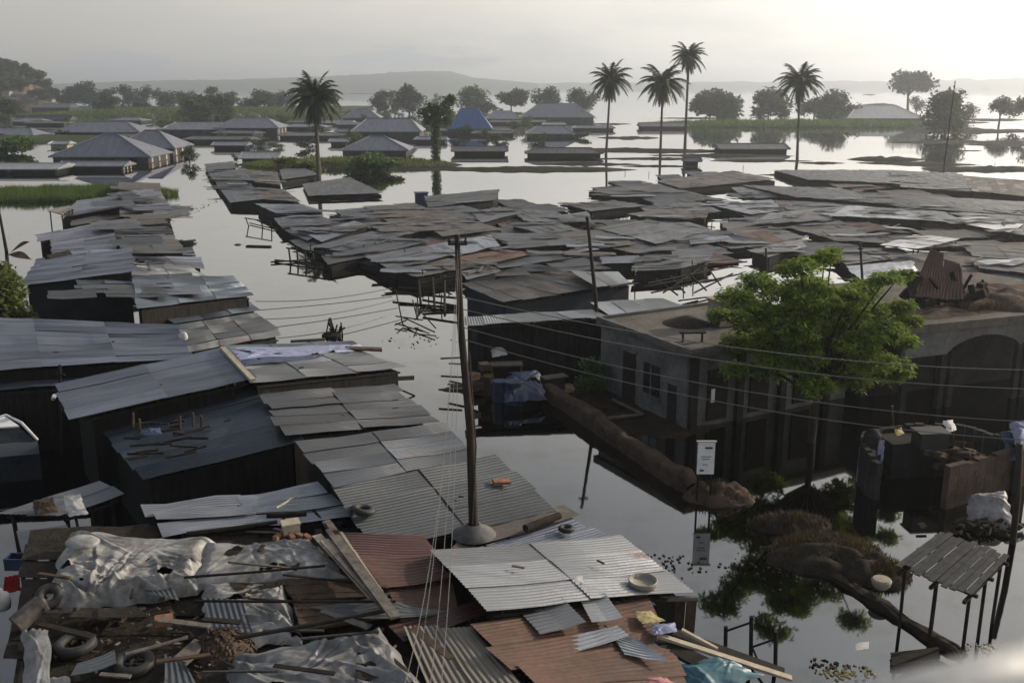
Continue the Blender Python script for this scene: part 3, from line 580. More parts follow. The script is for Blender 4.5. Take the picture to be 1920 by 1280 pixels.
# ---------------------------------------------------------------- row on the right bank of the channel
G2 = 'tin roofs of the tapering row on the right of the channel'
MIDC = [
 ('small grey roof at the far tip of the tapering row', [(10,22),(150,8),(165,42),(28,54)], 1.3, 'tin_blue'),
 ('dark roof next to the far tip of the tapering row', [(22,58),(190,50),(262,108),(52,104)], [1.1,1.7,1.7,1.1], 'tin_dark'),
 ('brownish roof on the inland side of the far tip', [(185,52),(372,62),(392,132),(262,118)], 1.4, 'tin_brown'),
 ('slate roof in the middle of the tapering row by the water', [(58,100),(215,110),(280,155),(90,152)], [1.1,1.8,1.8,1.1], 'tin_slate'),
 ('light roof by the water in the middle of the tapering row', [(92,152),(282,152),(302,200),(138,218)], [1.1,1.8,1.7,1.1], 'tin_blue'),
 ('brown roof on the inland side of the tapering row', [(275,138),(408,150),(492,216),(302,202)], 1.5, 'tin_brown'),
 ('pale edged box roof with black walls in the tapering row', [(268,220),(492,224),(598,262),(370,268)], 1.8, 'tin_light'),
 ('low roof with a gap of bright water beneath it', [(356,294),(560,268),(645,308),(400,345)], 1.2, 'tin_blue'),
 ('dark pointed roof near the wide end of the tapering row', [(398,348),(520,325),(605,358),(520,405)], [1.0,1.6,1.6,1.0], 'tin_slate'),
 ('bright lavender roof at the wide end of the tapering row', [(515,372),(755,308),(832,332),(598,412)], [1.2,1.8,1.8,1.2], 'tin_light'),
 ('grey mottled roof lying behind the tapering row', [(385,50),(485,33),(585,78),(400,104)], 1.2, 'tin_grey'),
 ('isolated flat debris covered roof at the foot of the thick dark palm', [(498,122),(735,88),(900,172),(530,186)], .7, 'tin_grey'),
]
def flat(zs, f):
    if not hasattr(zs, '__len__'): return zs*f
    a = sum(zs)/4; return [f*(a + (z - a)*.55) for z in zs]
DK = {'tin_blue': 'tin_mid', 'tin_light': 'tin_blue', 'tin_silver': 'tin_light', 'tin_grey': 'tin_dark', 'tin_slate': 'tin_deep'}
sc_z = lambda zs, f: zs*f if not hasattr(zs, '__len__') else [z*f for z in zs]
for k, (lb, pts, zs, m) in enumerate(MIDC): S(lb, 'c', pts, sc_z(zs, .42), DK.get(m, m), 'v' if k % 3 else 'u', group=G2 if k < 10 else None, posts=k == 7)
# ---------------------------------------------------------------- market roofs, middle
G3 = 'tin roofs of the flooded market'
MID = [
 ('long brown roof on the rim of the market behind the leaning dark shed', [(800,236),(1045,224),(1095,262),(905,280)], 1.6, 'tin_brown'),
 ('pale edged roof at the back left corner of the market', [(660,256),(872,234),(968,268),(742,304)], [1.2,1.7,1.7,1.2], 'tin_blue'),
 ('large brown mottled roof behind the centre of the market', [(880,286),(1172,250),(1335,322),(965,332)], 1.9, 'tin_brown'),
 ('brown roof left of the market centre', [(828,330),(1130,288),(1255,342),(975,380)], 1.8, 'tin_brown'),
 ('dark shed with a raised sloping roof sticking out over the water', [(1115,186),(1482,148),(1462,200),(1135,240)], [1.6,2.4,2.1,1.6], 'tin_dark'),
 ('grey brown roof right behind the leaning dark shed', [(1085,248),(1302,232),(1485,276),(1305,312)], 1.5, 'tin_grey'),
 ('brown patched roof in the heart of the market', [(1132,340),(1332,308),(1505,350),(1205,384)], 1.8, 'tin_brown'),
 ('tilted blue grey roof near the heart of the market', [(1340,256),(1505,240),(1585,270),(1400,315)], [1.5,2.1,2.1,1.5], 'tin_blue'),
 ('flat grey roof at the right back of the market centre', [(1505,250),(1752,258),(1862,300),(1655,322)], 1.6, 'tin_grey'),
 ('long blue grey roof at the left front of the market', [(545,436),(838,360),(1002,378),(700,452)], [1.5,1.9,1.9,1.5], 'tin_blue'),
 ('second long blue grey roof at the left front of the market', [(640,452),(960,392),(1132,408),(835,482)], [1.6,2.0,2.0,1.6], 'tin_slate'),
 ('light strip roof on the lip of the market over its black reflection', [(598,484),(742,440),(992,452),(640,524)], [1.4,1.7,1.7,1.4], 'tin_grey'),
 ('big front roof of the market with a swooping edge', [(818,484),(1180,418),(1265,470),(962,556)], [1.7,2.1,2.1,1.7], 'tin_blue'),
 ('wide pale roof just left of the leaning utility pole top', [(1128,432),(1440,378),(1485,430),(1262,484)], 2.0, 'tin_light'),
 ('brown roof on stilts at the near corner of the market', [(962,556),(1230,495),(1402,530),(1082,588)], [1.6,1.9,1.9,1.6], 'tin_brown'),
 ('rust brown roof behind the utility pole', [(1262,492),(1502,448),(1655,470),(1402,526)], 1.9, 'tin_rust'),
 ('pale grey roof right of the utility pole', [(1442,372),(1742,368),(1902,418),(1562,444)], 2.0, 'tin_blue'),
 ('grey roof under a litter of planks behind the pale grey one', [(1542,330),(1750,308),(1865,350),(1702,376)], 1.7, 'tin_grey'),
 ('light roof near the second pole top', [(1702,292),(1918,260),(1935,312),(1762,324)], 1.7, 'tin_blue'),
 ('dark broken roof in the gap before the brown gabled building', [(1402,488),(1852,458),(1925,482),(1502,545)], 1.3, 'tin_dark'),
 ('small bluish roof left of the brown gabled building', [(1300,560),(1420,532),(1480,560),(1330,600)], 1.6, 'tin_blue'),
]
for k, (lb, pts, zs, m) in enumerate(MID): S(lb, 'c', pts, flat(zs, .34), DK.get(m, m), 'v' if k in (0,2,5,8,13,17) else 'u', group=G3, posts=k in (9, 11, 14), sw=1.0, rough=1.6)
RGT = [
 ('wide brown grey roof at the back left of the right market', [(380,132),(700,95),(885,130),(485,165)], 1.6, 'tin_brown'),
 ('low grey roof left of the wide brown grey one', [(90,175),(385,148),(480,178),(210,192)], 1.2, 'tin_grey'),
 ('dark double roof in front of the wide brown grey one', [(100,190),(470,170),(650,215),(330,205)], 1.0, 'tin_dark'),
 ('left end roof of the farthest long market row', [(870,88),(1350,88),(1410,150),(1010,132)], 1.7, 'tin_grey'),
 ('middle roof of the farthest long market row', [(1352,92),(1660,110),(1700,178),(1405,158)], 1.8, 'tin_grey'),
 ('right end roof of the farthest long market row', [(1662,112),(2050,142),(2060,220),(1702,182)], 1.8, 'tin_brown'),
 ('left end roof of the second long market row', [(742,152),(1150,163),(1385,236),(965,204)], 1.7, 'tin_grey'),
 ('middle roof of the second long market row', [(1132,186),(1500,198),(1705,268),(1400,246)], 1.8, 'tin_slate'),
 ('right end roof of the second long market row', [(1502,198),(2010,226),(2040,290),(1702,266)], 1.8, 'tin_grey'),
 ('pale roof in the middle of the right market', [(600,232),(860,214),(905,260),(782,274)], 1.6, 'tin_light'),
 ('dark low roof right of the pale middle roof', [(870,215),(1120,225),(1185,245),(950,262)], 1.2, 'tin_dark'),
 ('grey sloping roof between the pale middle roof and the long light row', [(862,272),(1182,238),(1122,292),(772,322)], [1.6,1.9,1.7,1.5], 'tin_blue'),
 ('long light roof with a black wall, left length of the front row', [(1182,238),(1402,250),(1500,300),(1108,282)], 2.2, 'tin_light'),
 ('long light roof with a black wall, middle length of the front row', [(1402,250),(1590,266),(1690,318),(1500,300)], 2.2, 'tin_blue'),
 ('whitest roof of the front row at the right', [(1590,300),(1690,282),(1935,308),(1862,348)], 2.1, 'tin_silver'),
 ('grey roof behind the whitest roof at the right edge', [(1600,268),(2020,262),(2040,306),(1700,290)], 1.9, 'tin_grey'),
 ('roof end at the far right edge below the whitest roof', [(1868,352),(1935,312),(2080,330),(2040,378)], 1.9, 'tin_dark'),
 ('brown roof beside the square of bright water', [(262,272),(600,225),(590,290),(430,292)], 1.4, 'tin_brown'),
 ('slate grey roof behind the second pole top', [(0,232),(200,215),(330,238),(110,262)], 1.3, 'tin_grey'),
 ('wavy grey roof right of the second pole', [(132,332),(332,298),(600,345),(382,398)], 1.8, 'tin_blue'),
 ('rust edged light roof with a drooping corner', [(520,348),(640,338),(690,385),(530,398)], 1.7, 'tin_light'),
 ('dark patchwork roof left of the second pole', [(-60,352),(162,338),(285,402),(60,424)], 1.7, 'tin_brown'),
 ('grey box shaped roof with a pale rim in front of the wavy roof', [(300,450),(460,440),(480,505),(290,512)], 1.9, 'tin_grey'),
 ('pale rimmed sheet left of the grey box shaped roof', [(155,452),(305,446),(300,475),(160,480)], 1.7, 'tin_light'),
 ('bluish roof right of the grey box shaped roof', [(452,422),(620,430),(590,475),(482,500)], 1.7, 'tin_blue'),
 ('small grey roof above the top left twigs of the green tree', [(772,422),(975,382),(1005,412),(852,452)], 1.7, 'tin_blue'),
 ('very pale canopy sheet on poles behind the green tree', [(1318,402),(1462,362),(1645,380),(1478,418)], 2.3, 'tin_silver'),
 ('grey flat roof seen between the two tops of the green tree', [(1180,495),(1442,468),(1472,512),(1262,572)], 2.2, 'tin_light'),
 ('low wide roof behind the top of the green tree', [(1120,440),(1300,428),(1400,458),(1190,485)], 1.6, 'tin_grey'),
 ('long low brown roof strip under the front row', [(1050,300),(1280,312),(1440,352),(1180,335)], .9, 'tin_brown'),
 ('dark roof beneath the front row near the pale canopy', [(1010,345),(1200,330),(1340,392),(1130,385)], 1.0, 'tin_dark'),
 ('dark brown roof between the pale canopy and the right edge', [(1640,388),(1960,408),(2000,470),(1720,450)], 1.6, 'tin_brown'),
 ('grey streaked roof at the right edge above the earth heap', [(1700,452),(1960,478),(2000,530),(1740,500)], 1.9, 'tin_dark'),
 ('rough brown roof between two strips of bright water', [(640,300),(800,292),(860,325),(690,345)], 1.1, 'tin_brown'),
 ('thin roof above the bamboo frames', [(600,385),(800,372),(900,400),(700,420)], 1.1, 'tin_dark'),
 ('narrow brown roof below the wavy grey one', [(180,412),(420,400),(520,425),(300,440)], 1.2, 'tin_brown'),
 ('dark roof right of the drooping cornered roof', [(690,345),(880,330),(1000,372),(770,392)], 1.0, 'tin_dark'),
 ('grey roof by the thin slit of water on the far right', [(1010,178),(1130,172),(1240,200),(1130,208)], 1.2, 'tin_dark'),
]
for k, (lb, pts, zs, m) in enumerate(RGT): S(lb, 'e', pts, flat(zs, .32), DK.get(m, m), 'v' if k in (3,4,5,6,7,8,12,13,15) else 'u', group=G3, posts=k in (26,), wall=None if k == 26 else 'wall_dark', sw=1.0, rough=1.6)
# small roofs and sheets squeezed between the large ones
def inpoly(x, y, poly):
    c = False
    for (x1, y1), (x2, y2) in zip(poly, poly[1:] + poly[:1]):
        if (y1 > y) != (y2 > y) and x < (x2 - x1)*(y - y1)/(y2 - y1) + x1: c = not c
    return c
POLY = [(640,395),(800,385),(1090,362),(1240,330),(1380,318),(1920,338),(1920,540),(1640,500),(1400,470),(1330,500),(1120,500),(1000,530),(880,505),(760,500),(580,470)]
HOLES = [(1320,395,1375,430),(1140,385,1185,412),(1060,345,1100,370),(1330,455,1410,480),(1190,515,1330,600),(1560,440,1660,472),(1260,345,1300,352),(1440,330,1460,348),(1080,395,1130,405),(880,380,940,390)]
cnt = 0; placed = []
while cnt < 170:
    x, y = rnd.uniform(560, 1960), rnd.uniform(320, 545)
    if not inpoly(x, y, POLY) or any(a - 22 < x < c + 22 and b - 4 < y < d + 4 for a, b, c, d in HOLES): continue
    if any(abs(x - a)/22 + abs(y - b)/6 < 1 for a, b in placed): continue
    placed.append((x, y)); wd = rnd.uniform(30, 88)*(y - 120)/320; hh = rnd.uniform(4, 10)*(y - 120)/320; sk = rnd.uniform(6, 40); z = rnd.uniform(.12, .4); cnt += 1
    S('small low tin sheet roof filling a gap between larger market roofs', '0', [(x - wd, y - hh), (x + wd*.4, y - hh*1.3), (x + wd + sk*.3, y + hh*.7), (x - wd*.3, y + hh*1.2)], [z, z + .2, z, z - .1], rnd.choice(['tin_dark', 'tin_brown', 'tin_deep', 'tin_mid', 'tin_brown', 'tin_rust']), rnd.choice('uv'), group='small low roofs between the market roofs', sw=1.1, rough=2)
for k in range(34):                                      # odd sheets thrown over the left-hand row
    y = rnd.uniform(345, 560); t = (y - 345)/215; x = lerp(rnd.uniform(215, 310), rnd.uniform(120, 400), t); z = lerp(1.55, 2.6, t)*(1 - .22*max(0, (x - lerp(225, 250, t))/lerp(90, 160, t))) + .12
    wd, hh = rnd.uniform(14, 34)*(1 + t), rnd.uniform(2, 5)*(1 + t)
    q = quad('0', [(x - wd, y - hh + 2), (x + wd, y - hh), (x + wd + 4, y + hh), (x - wd + 3, y + hh + 2)], [z, z - .08, z - .1, z - .03]); mb = MB(); sheets(mb, q, 'u', False, rough=2)
    tag(mb.build('loose_sheet', rnd.choice(['tin_dark', 'tin_deep', 'tin_mid', 'tin_brown', 'tin_blue'])), 'loose tin sheet lying over the roofs of the left-hand row', 'tin sheet', 'loose sheets over the left-hand row')
# loose planks and posts on and between the roofs
proto = thing('loose_plank', 'weathered plank lying loose on the market roofs', 'plank', (0, 0, 0), 'loose planks on the market roofs'); mb = MB(); mb.beam((-1.2, 0, 0), (1.2, 0, .03), .16, .04, jag=.2); me = mb.build('board', 'wood_grey', proto)
tgt = []
for ob in [o for o in COL.objects if o.type == 'EMPTY' and o.get('group') == G3]:
    r = [c for c in ob.children if c.name.startswith('roof')][0]; tgt.append((ob, r))
first = True
for k in range(70):
    ob, r = rnd.choice(tgt); v = rnd.choice(r.data.vertices).co + ob.location
    if k == 0: pl, bd = proto, me
    else:
        pl = proto.copy(); COL.objects.link(pl); bd = me.copy(); COL.objects.link(bd); bd.parent = pl
    pl.location = (v.x, v.y, v.z + .07); pl.rotation_euler = (0, rnd.gauss(0, .04), rnd.uniform(0, 3.14)); s = rnd.uniform(.5, 1.3); pl.scale = (s, 1, 1)
proto2 = tag(None or (lambda mb: (sheets(mb, [Vector((-1.1, .42, 0)), Vector((1.1, .42, 0)), Vector((1.1, -.42, 0)), Vector((-1.1, -.42, 0))], 'u', False, rough=2.5, sw=.85, sl=2.2), mb.build('loose_sheet', 'tin_dark'))[1])(MB()), 'loose tin sheet lying over the market roofs', 'tin sheet', 'loose sheets over the market roofs')
alts = []
for m_ in ('tin_dark', 'tin_deep', 'tin_brown', 'tin_mid', 'tin_blue'):
    me2 = proto2.data.copy(); me2.materials.clear(); me2.materials.append(MATS[m_]); alts.append(me2)
tg2 = tgt + [(ob, [c for c in ob.children if c.name.startswith('roof')][0]) for ob in [o for o in COL.objects if o.type == 'EMPTY' and o.get('group') == G2]]*2
for k in range(150):
    ob, r = rnd.choice(tg2); v = rnd.choice(r.data.vertices).co + ob.location
    c2 = proto2 if k == 0 else proto2.copy()
    if k: COL.objects.link(c2); c2.data = rnd.choice(alts)
    c2.location = (v.x, v.y, v.z + .05 + .03*rnd.random()); c2.rotation_euler = (rnd.gauss(0, .04), rnd.gauss(0, .05), rnd.gauss(.15, .3) + (math.pi if rnd.random() < .5 else 0)); s = rnd.uniform(.6, 1.3); c2.scale = (s*rnd.uniform(.8, 1.5), s, 1)
# stilts standing out of the water at the market rim
for k in range(44):
    x, y = rnd.choice([(rnd.uniform(560, 760), rnd.uniform(470, 500)), (rnd.uniform(770, 860), rnd.uniform(520, 580)), (rnd.uniform(1190, 1330), rnd.uniform(510, 560)), (rnd.uniform(1000, 1900), rnd.uniform(300, 345)), (rnd.uniform(1320, 1400), rnd.uniform(400, 470))])
    p = P(x, y, 0); hgt = rnd.uniform(.3, 1.0); mb = MB(); mb.tube([p - Vector((0, 0, .4)), p + Vector((rnd.gauss(0, .1), rnd.gauss(0, .1), hgt))], [.045, .035], 6)
    tag(mb.build('wooden_stake', 'wood_dark'), 'thin dark stake sticking out of the water by the market roofs', 'stake', 'thin stakes in the water around the market')
# bamboo frames over the water
def frame(label, t, segs, zs=(0.2, 1.3), rad=.035, name='bamboo_lattice', m='wood_dark'):
    c = P(*px(t, *segs[0][0]), 0); root = thing(name, label, 'frame', (c.x, c.y, 0)); 
    for a, b, za, zb in segs:
        mb = MB(); mb.tube([P(*px(t, *a), za), P(*px(t, *b), zb)], rad, 6); mb.build('pole', m, root)
frame('tangle of bent poles half sunk in the channel by the market corner', 'c', [((965,650),(1000,820),1.2,.1),((1000,820),(1090,885),.1,-.1),((1050,700),(1075,800),1.0,.2),((1000,785),(1160,860),.3,.2),((1075,740),(1165,840),.7,.2),((1060,800),(1130,720),.2,.8),((965,780),(1100,800),.2,.3),((960,825),(1020,800),.1,.3)])
frame('raft of dark poles tied between the market corner and the utility pole', 'c', [((950,660),(1270,690),.3,.3),((980,640),(1270,650),.5,.5),((1090,640),(1260,600),.6,.9),((1100,700),(1270,730),.2,.2),((1080,600),(1090,720),1,.1),((1150,590),(1160,740),1,.1),((1210,580),(1210,760),1,.1),((1100,770),(1280,760),.1,.3),((1090,620),(1280,575),.8,1.1)], rad=.07)
frame('lattice of thin poles over the bright water between market and flat roofed house', 'e', [((345,560),(700,490),.9,.9),((360,600),(740,520),.7,.7),((380,540),(470,610),.9,.6),((440,530),(500,600),.9,.6),((520,520),(590,590),.9,.6),((600,500),(650,570),.9,.6),((480,500),(760,470),1,1),((330,575),(520,540),.9,1),((410,600),(560,500),.5,1),((540,600),(700,520),.5,1)], rad=.05)
frame('small jetty of thin poles at the left tip of the market', 'c', [((430,440),(440,520),.9,0),((470,440),(478,520),.9,0),((510,450),(520,530),.9,0),((420,440),(650,470),.9,.9),((360,500),(600,520),.1,.2),((340,510),(520,500),.1,.1),((550,455),(560,530),.8,0),((600,460),(640,540),.8,0)], rad=.06)
frame('broken pole rack beside the tapering row', 'c', [((210,290),(340,310),.8,.8),((215,290),(230,330),.8,0),((235,315),(360,345),.1,.1),((290,300),(300,335),.8,0),((340,310),(345,345),.8,0)], rad=.05)
for k, (x0, y0, x1, y1) in enumerate([(480, 570, 735, 545), (490, 604, 745, 566), (520, 640, 760, 585)]):
    mb = MB(); a, b = P(x0, y0, .1), P(x1, y1, .1); mb.tube([lerp(a, b, t/16) + Vector((0, 1.0*math.sin(3.14*t/16)*-.8, .06 + .1*(2*t/16 - 1)**2)) for t in range(17)], .022, 5)
    tag(mb.build('wire_reflection', 'cable'), 'thin dark line laid on the channel water as a wire reflection', 'reflection line', 'wire reflections across the channel')  # added thin lines shaped like broken reflections of wires
# floating bits in the channel
for lb, x, y, r, m, c in (('dark round float drifting in the middle of the channel', 446, 459, .3, 'rubber', 'float'), ('dark clump of driftwood against the blue roofed stall', 622, 630, .5, 'wood_dark', 'driftwood')):
    p = P(x, y, 0); mb = MB(); mb.lathe(p - Vector((0, 0, .1)), [(.01, 0), (r, .05), (r*.95, r*.4), (r*.5, r*.6), (.01, r*.65)], 14)
    if c == 'driftwood':
        for k in range(9): mb.beam(p + Vector((rnd.uniform(-.6, .6), rnd.uniform(-.3, .3), 0)), p + Vector((rnd.uniform(-.8, .8), rnd.uniform(-.3, .3), rnd.uniform(.3, .9))), .12, .06)
    tag(mb.build('float' if c == 'float' else 'driftwood', m), lb, c)
mb = MB(); mb.beam(P(462, 461, .05), P(508, 462, .05), .3, .1, jag=.3); tag(mb.build('floating_plank', 'wood_dark'), 'long thin plank floating beside the dark round float', 'plank')
mb = MB(); mb.beam(P(545, 640, .1), P(610, 636, .15), .25, .08, jag=.3); tag(mb.build('floating_plank', 'wood_brown'), 'plank floating left of the driftwood clump', 'plank')
mb = MB(); q = P(790, 373, 0); mb.box(q + Vector((0, 0, .3)), (1.3, 1.0, .7), .2); mb.box(q + Vector((0, 0, .68)), (1.5, 1.2, .1), .2); tag(mb.build('blue_tarp_stack', 'tarp_blue'), 'blue tarpaulin bundle at the left end of the leaning dark shed', 'tarpaulin bundle')
# ---------------------------------------------------------------- near middle: buildings right of the channel
def one(name, label, cat, m, mb, group=None, smooth=False): return tag(mb.build(name, m, smooth=smooth), label, cat, group)
def post(mb, x, y, z0, z1, r=.05, lx=0, ly=0):
    p = P(x, y, 0); mb.tube([Vector((p.x, p.y, z0)), Vector((p.x + lx, p.y + ly, z1))], [r*1.1, r], 8)
r_, q_ = S('brown patched roof on a slate walled building right of the utility pole', 'g', [(215,240),(800,160),(1240,232),(460,345)], [2.7,2.9,2.6,2.7], 'tin_brown', 'v', near=True, wall='wall_slate', name='tin_roof_building', cat='building', rough=1.4)
mb = MB(); sheets(mb, quad('g', [(868,172),(1150,176),(1212,238),(1022,262)], [2.98,2.93,2.86,2.9]), 'v', True, lift=.08); o = mb.build('pale_roof_sheets', 'tin_silver', r_, smooth=True)
for a, b in (((400,480),(450,560)), ((640,470),(700,560))):
    pass
S('thin white edged roof over the dark open store by the channel', 'g', [(222,440),(985,392),(1105,432),(228,482)], [2.45,2.5,2.5,2.4], 'tin_silver', 'v', near=True, wall=None, posts=True, name='store_roof', cat='open shed')
S('light corrugated roof joining the open store to the flat roofed house', 'g', [(985,350),(1420,326),(1580,380),(1120,434)], [2.6,2.6,2.6,2.55], 'tin_light', 'v', near=True)
S('dark back wall block of the open store', 'g', [(260,470),(1000,430),(1090,455),(300,480)], [2.3,2.3,2.3,2.3], 'tin_dark', 'v', wall='wall_dark', inset=.3, name='store_back', cat='shed')
mound('mud_bank', 960, 728, 3.2, 1.2, .25, 'mud', seed=60); mound('mud_bank', 1150, 745, 2.6, 2.6, .2, 'mud', seed=61); mound('mud_bank', 1230, 790, 3.2, 2.2, .16, 'mud', seed=62)
# things kept under the store
def drum(x, y, r, h, label, m='drum_blue', z=0):
    p = P(x, y, z); mb = MB(); mb.lathe(p, [(.01, 0), (r, 0), (r*1.03, .03), (r, .06), (r, h*.33), (r*1.03, h*.35), (r, h*.37), (r, h*.64), (r*1.03, h*.66), (r, h*.68), (r, h - .05), (r*1.03, h - .02), (r*.95, h), (.01, h - .02)], 22); one('drum', label, 'drum', m, mb, smooth=False)
drum(938, 752, .30, .85, 'left blue drum standing in front of the open store'); drum(962, 756, .33, .9, 'middle blue drum half under the blue sheet')
def cloth(label, t, pts, zs, m, name='tarpaulin', cat='tarpaulin', amp=.10, droop=.18, n=70, fold=(1.2, .35), seed=0, edge=.06, parent=None, sharp=1.0):
    q = quad(t, pts, zs); W = (q[1] - q[0]).length; L = (q[3] - q[0]).length; mb = MB(); cr = []; droop = min(droop, .16*min(W, L))
    for _ in range(9):                                       # creases fan out from a few snagged points
        ax, ay = rnd.choice([0, W, rnd.uniform(0, W)]), rnd.choice([0, L, rnd.uniform(0, L)]); a0 = math.atan2(L/2 - ay, W/2 - ax) + rnd.uniform(-.4, .4)
        for _ in range(6 if W > 1.2 else 2):
            a = a0 + rnd.gauss(0, .45); cr.append((ax, ay, math.cos(a), math.sin(a), rnd.uniform(.02, .07)*min(1.2, .4 + W/3), rnd.choice([1, 1, -1])*rnd.uniform(.2, .8)*amp*min(1, .25 + W/2.2), rnd.uniform(.5, 1.1)*max(W, L)*.8))
    def fn(u, v):
        eu, ev = min(u, 1 - u), min(v, 1 - v)
        uu = u + edge*nz((v*5, u*2, seed), 1.3)*(1 - 2*eu); vv = v + edge*nz((u*5, v*2, seed + 9), 1.3)*(1 - 2*ev)
        p = bil(q, uu, vv); x, y = u*W, v*L
        h = amp*.8*nz((x, y, seed), .6)
        for (cx, cy, dx, dy, wv, av, ln) in cr:
            ox, oy = x - cx, y - cy; al = ox*dx + oy*dy; pe = abs(-ox*dy + oy*dx)
            if 0 < al < ln and pe < wv*3: h += av*min(1, min(eu*W, ev*L)/.15)*max(0, 1 - pe/wv/1.6)*min(1, al/ln*5)*(1 - al/ln)
        h += amp*.07*(1 - abs(nz((x*3.1 + y, y*4.3, seed), 1.3, 5))*2); e = min(eu*W, ev*L); h -= droop*max(0, 1 - e/.28)**1.5
        return p + Vector((.05*nz((x, y, 3), 2), .05*nz((x, y, 7), 2), h))
    mb.grid(fn, n, n)
    if W > 1.2:                                              # tears and frayed edges
        nf = [(f, r) for f, r in zip(mb.f, mb.r) if nz(mb.v[f[0]], 1.7, seed + 40) + .3*nz(mb.v[f[0]], 6, seed) < .52]; mb.f = [f for f, r in nf]; mb.r = [r for f, r in nf]
    return one(name, label, cat, m, mb, smooth=True) if parent is None else mb.build(name, m, parent, smooth=True)
cloth('crumpled blue sheet thrown over drums at the open store', '0', [(950,694),(1010,690),(1024,742),(945,748)], [.95,.95,.5,.5], 'tarp_blue', amp=.12, n=40, name='blue_sheet')
cloth('small white plastic bag glowing under the open store roof', '0', [(922,648),(944,642),(952,662),(922,664)], [1.35,1.35,1.2,1.2], 'cloth_white', amp=.14, n=24, name='plastic_bag', cat='bag')
mb = MB(); p = P(968, 690, .2); mb.box(p + Vector((0, .2, .75)), (.35, .3, .75), .2); mb.box(p + Vector((0, .2, 1.2)), (.45, .4, .12), .3); one('crate_stack', 'upright orange brown crate behind the white plastic bag', 'crate', 'cloth_orange', mb)
mb = MB(); p = P(950, 715, .2)
mb.box(p + Vector((0, 0, .75)), (1.3, .6, .06), .1)
for sx, sy in ((-.6, -.25), (.6, -.25), (-.6, .25), (.6, .25)): mb.box(p + Vector((sx, sy, .36)), (.06, .06, .74), .1)
one('table', 'grey wooden bench table behind the blue drums', 'table', 'wood_grey', mb)
mb = MB(); p = P(898, 735, .1); [mb.box(p + Vector((rnd.uniform(-.4, .5), rnd.uniform(-.2, .5), .2 + .25*k)), (.5, .4, .26), rnd.random()*2) for k in range(4)]; one('sack_pile', 'dim pile of sacks beside the utility pole under the store roof', 'sacks', 'wood_brown', mb)
mb = MB(); p = P(1035, 735, .1); mb.box(p + Vector((0, 0, .35)), (.9, .5, .5), .4); mb.box(p + Vector((.1, 0, .63)), (1.05, .6, .06), .4); one('grey_box', 'low grey lidded box right of the blue sheet', 'box', 'concrete_dark', mb)
for k, (x0, y0, x1, y1) in enumerate([(826,672,868,670),(842,681,872,683),(840,720,870,722),(822,730,866,728)]):
    mb = MB(); mb.beam(P(x0, y0, .4), P(x1, y1, .45), .12, .05, jag=.2); one('jutting_plank', 'short plank jutting over the channel left of the utility pole', 'plank', 'wood_grey', mb, 'planks jutting over the channel by the utility pole')
mb = MB(); mb.beam(P(1148, 748, .25), P(1205, 776, .25), .12, .06); mb.beam(P(1205, 776, .3), P(1140, 783, .3), .12, .06); one('timber_offcuts', 'two pale boards lying in a V on the mud before the flat roofed house', 'boards', 'wood_grey', mb)
# flat roofed house
A, B = P(1128, 597, 3.0), P(1294, 656, 3.0); dv = (B - A).normalized(); pv_ = Vector((-dv.y, dv.x, 0)); pv_ = pv_ if pv_.x > 0 else -pv_
Dh = 8.0; C_, D_ = B + pv_*Dh, A + pv_*Dh; L_ = (B - A).length
root = thing('flat_roofed_house', 'grey concrete house with a flat brown roof behind the green tree', 'house', ((A.x + C_.x)/2, (A.y + C_.y)/2, 0))
def pt(a, b, z): return Vector((A.x + dv.x*a + pv_.x*b, A.y + dv.y*a + pv_.y*b, z))
mb = MB(); mb.hexa([pt(-.15, -.15, 2.78), pt(L_ + .25, -.15, 2.78), pt(L_ + .25, Dh, 2.78), pt(-.15, Dh, 2.78)], [pt(-.15, -.15, 2.95), pt(L_ + .25, -.15, 2.95), pt(L_ + .25, Dh, 2.95), pt(-.15, Dh, 2.95)]); mb.build('roof', 'roof_slab', root)
mb = MB()
for a0, b0, a1, b1 in ((-.15, -.15, L_ + .25, -.02), (L_ + .12, -.02, L_ + .25, Dh), (-.15, -.02, -.02, Dh)): mb.hexa([pt(a0, b0, 2.951), pt(a1, b0, 2.951), pt(a1, b1, 2.951), pt(a0, b1, 2.951)], [pt(a0, b0, 3.07), pt(a1, b0, 3.07), pt(a1, b1, 3.07), pt(a0, b1, 3.07)])
mb.build('parapet', 'concrete', root)
mb = MB(); mb.hexa([pt(0, 0, -.5), pt(L_*.98, 0, -.5), pt(L_*.98, Dh, -.5), pt(0, Dh, -.5)], [pt(0, 0, 2.77), pt(L_*.98, 0, 2.77), pt(L_*.98, Dh, 2.77), pt(0, Dh, 2.77)]); mb.build('wall', 'concrete', root)
def on_side(a, z, w_, h_, nm, m, dep=.06, par=root):
    mb = MB(); mb.hexa([pt(a - w_/2, -dep, z), pt(a + w_/2, -dep, z), pt(a + w_/2, .02, z), pt(a - w_/2, .02, z)], [pt(a - w_/2, -dep, z + h_), pt(a + w_/2, -dep, z + h_), pt(a + w_/2, .02, z + h_), pt(a - w_/2, .02, z + h_)]); return mb.build(nm, m, par)
d_ = on_side(L_*.36, .1, .75, 2.0, 'door', 'wood_dark'); on_side(L_*.36, 2.12, .95, .1, 'lintel', 'concrete', .10, d_)
w_ = on_side(L_*.62, .8, .95, 1.15, 'window', 'glass_dark'); on_side(L_*.62, .68, 1.1, .1, 'sill', 'concrete', .14, w_); on_side(L_*.62, .8, .05, 1.15, 'mullion', 'wood_grey', .09, w_)
on_side(L_*.84, .0, .5, 1.5, 'patch', 'concrete_dark', .03)
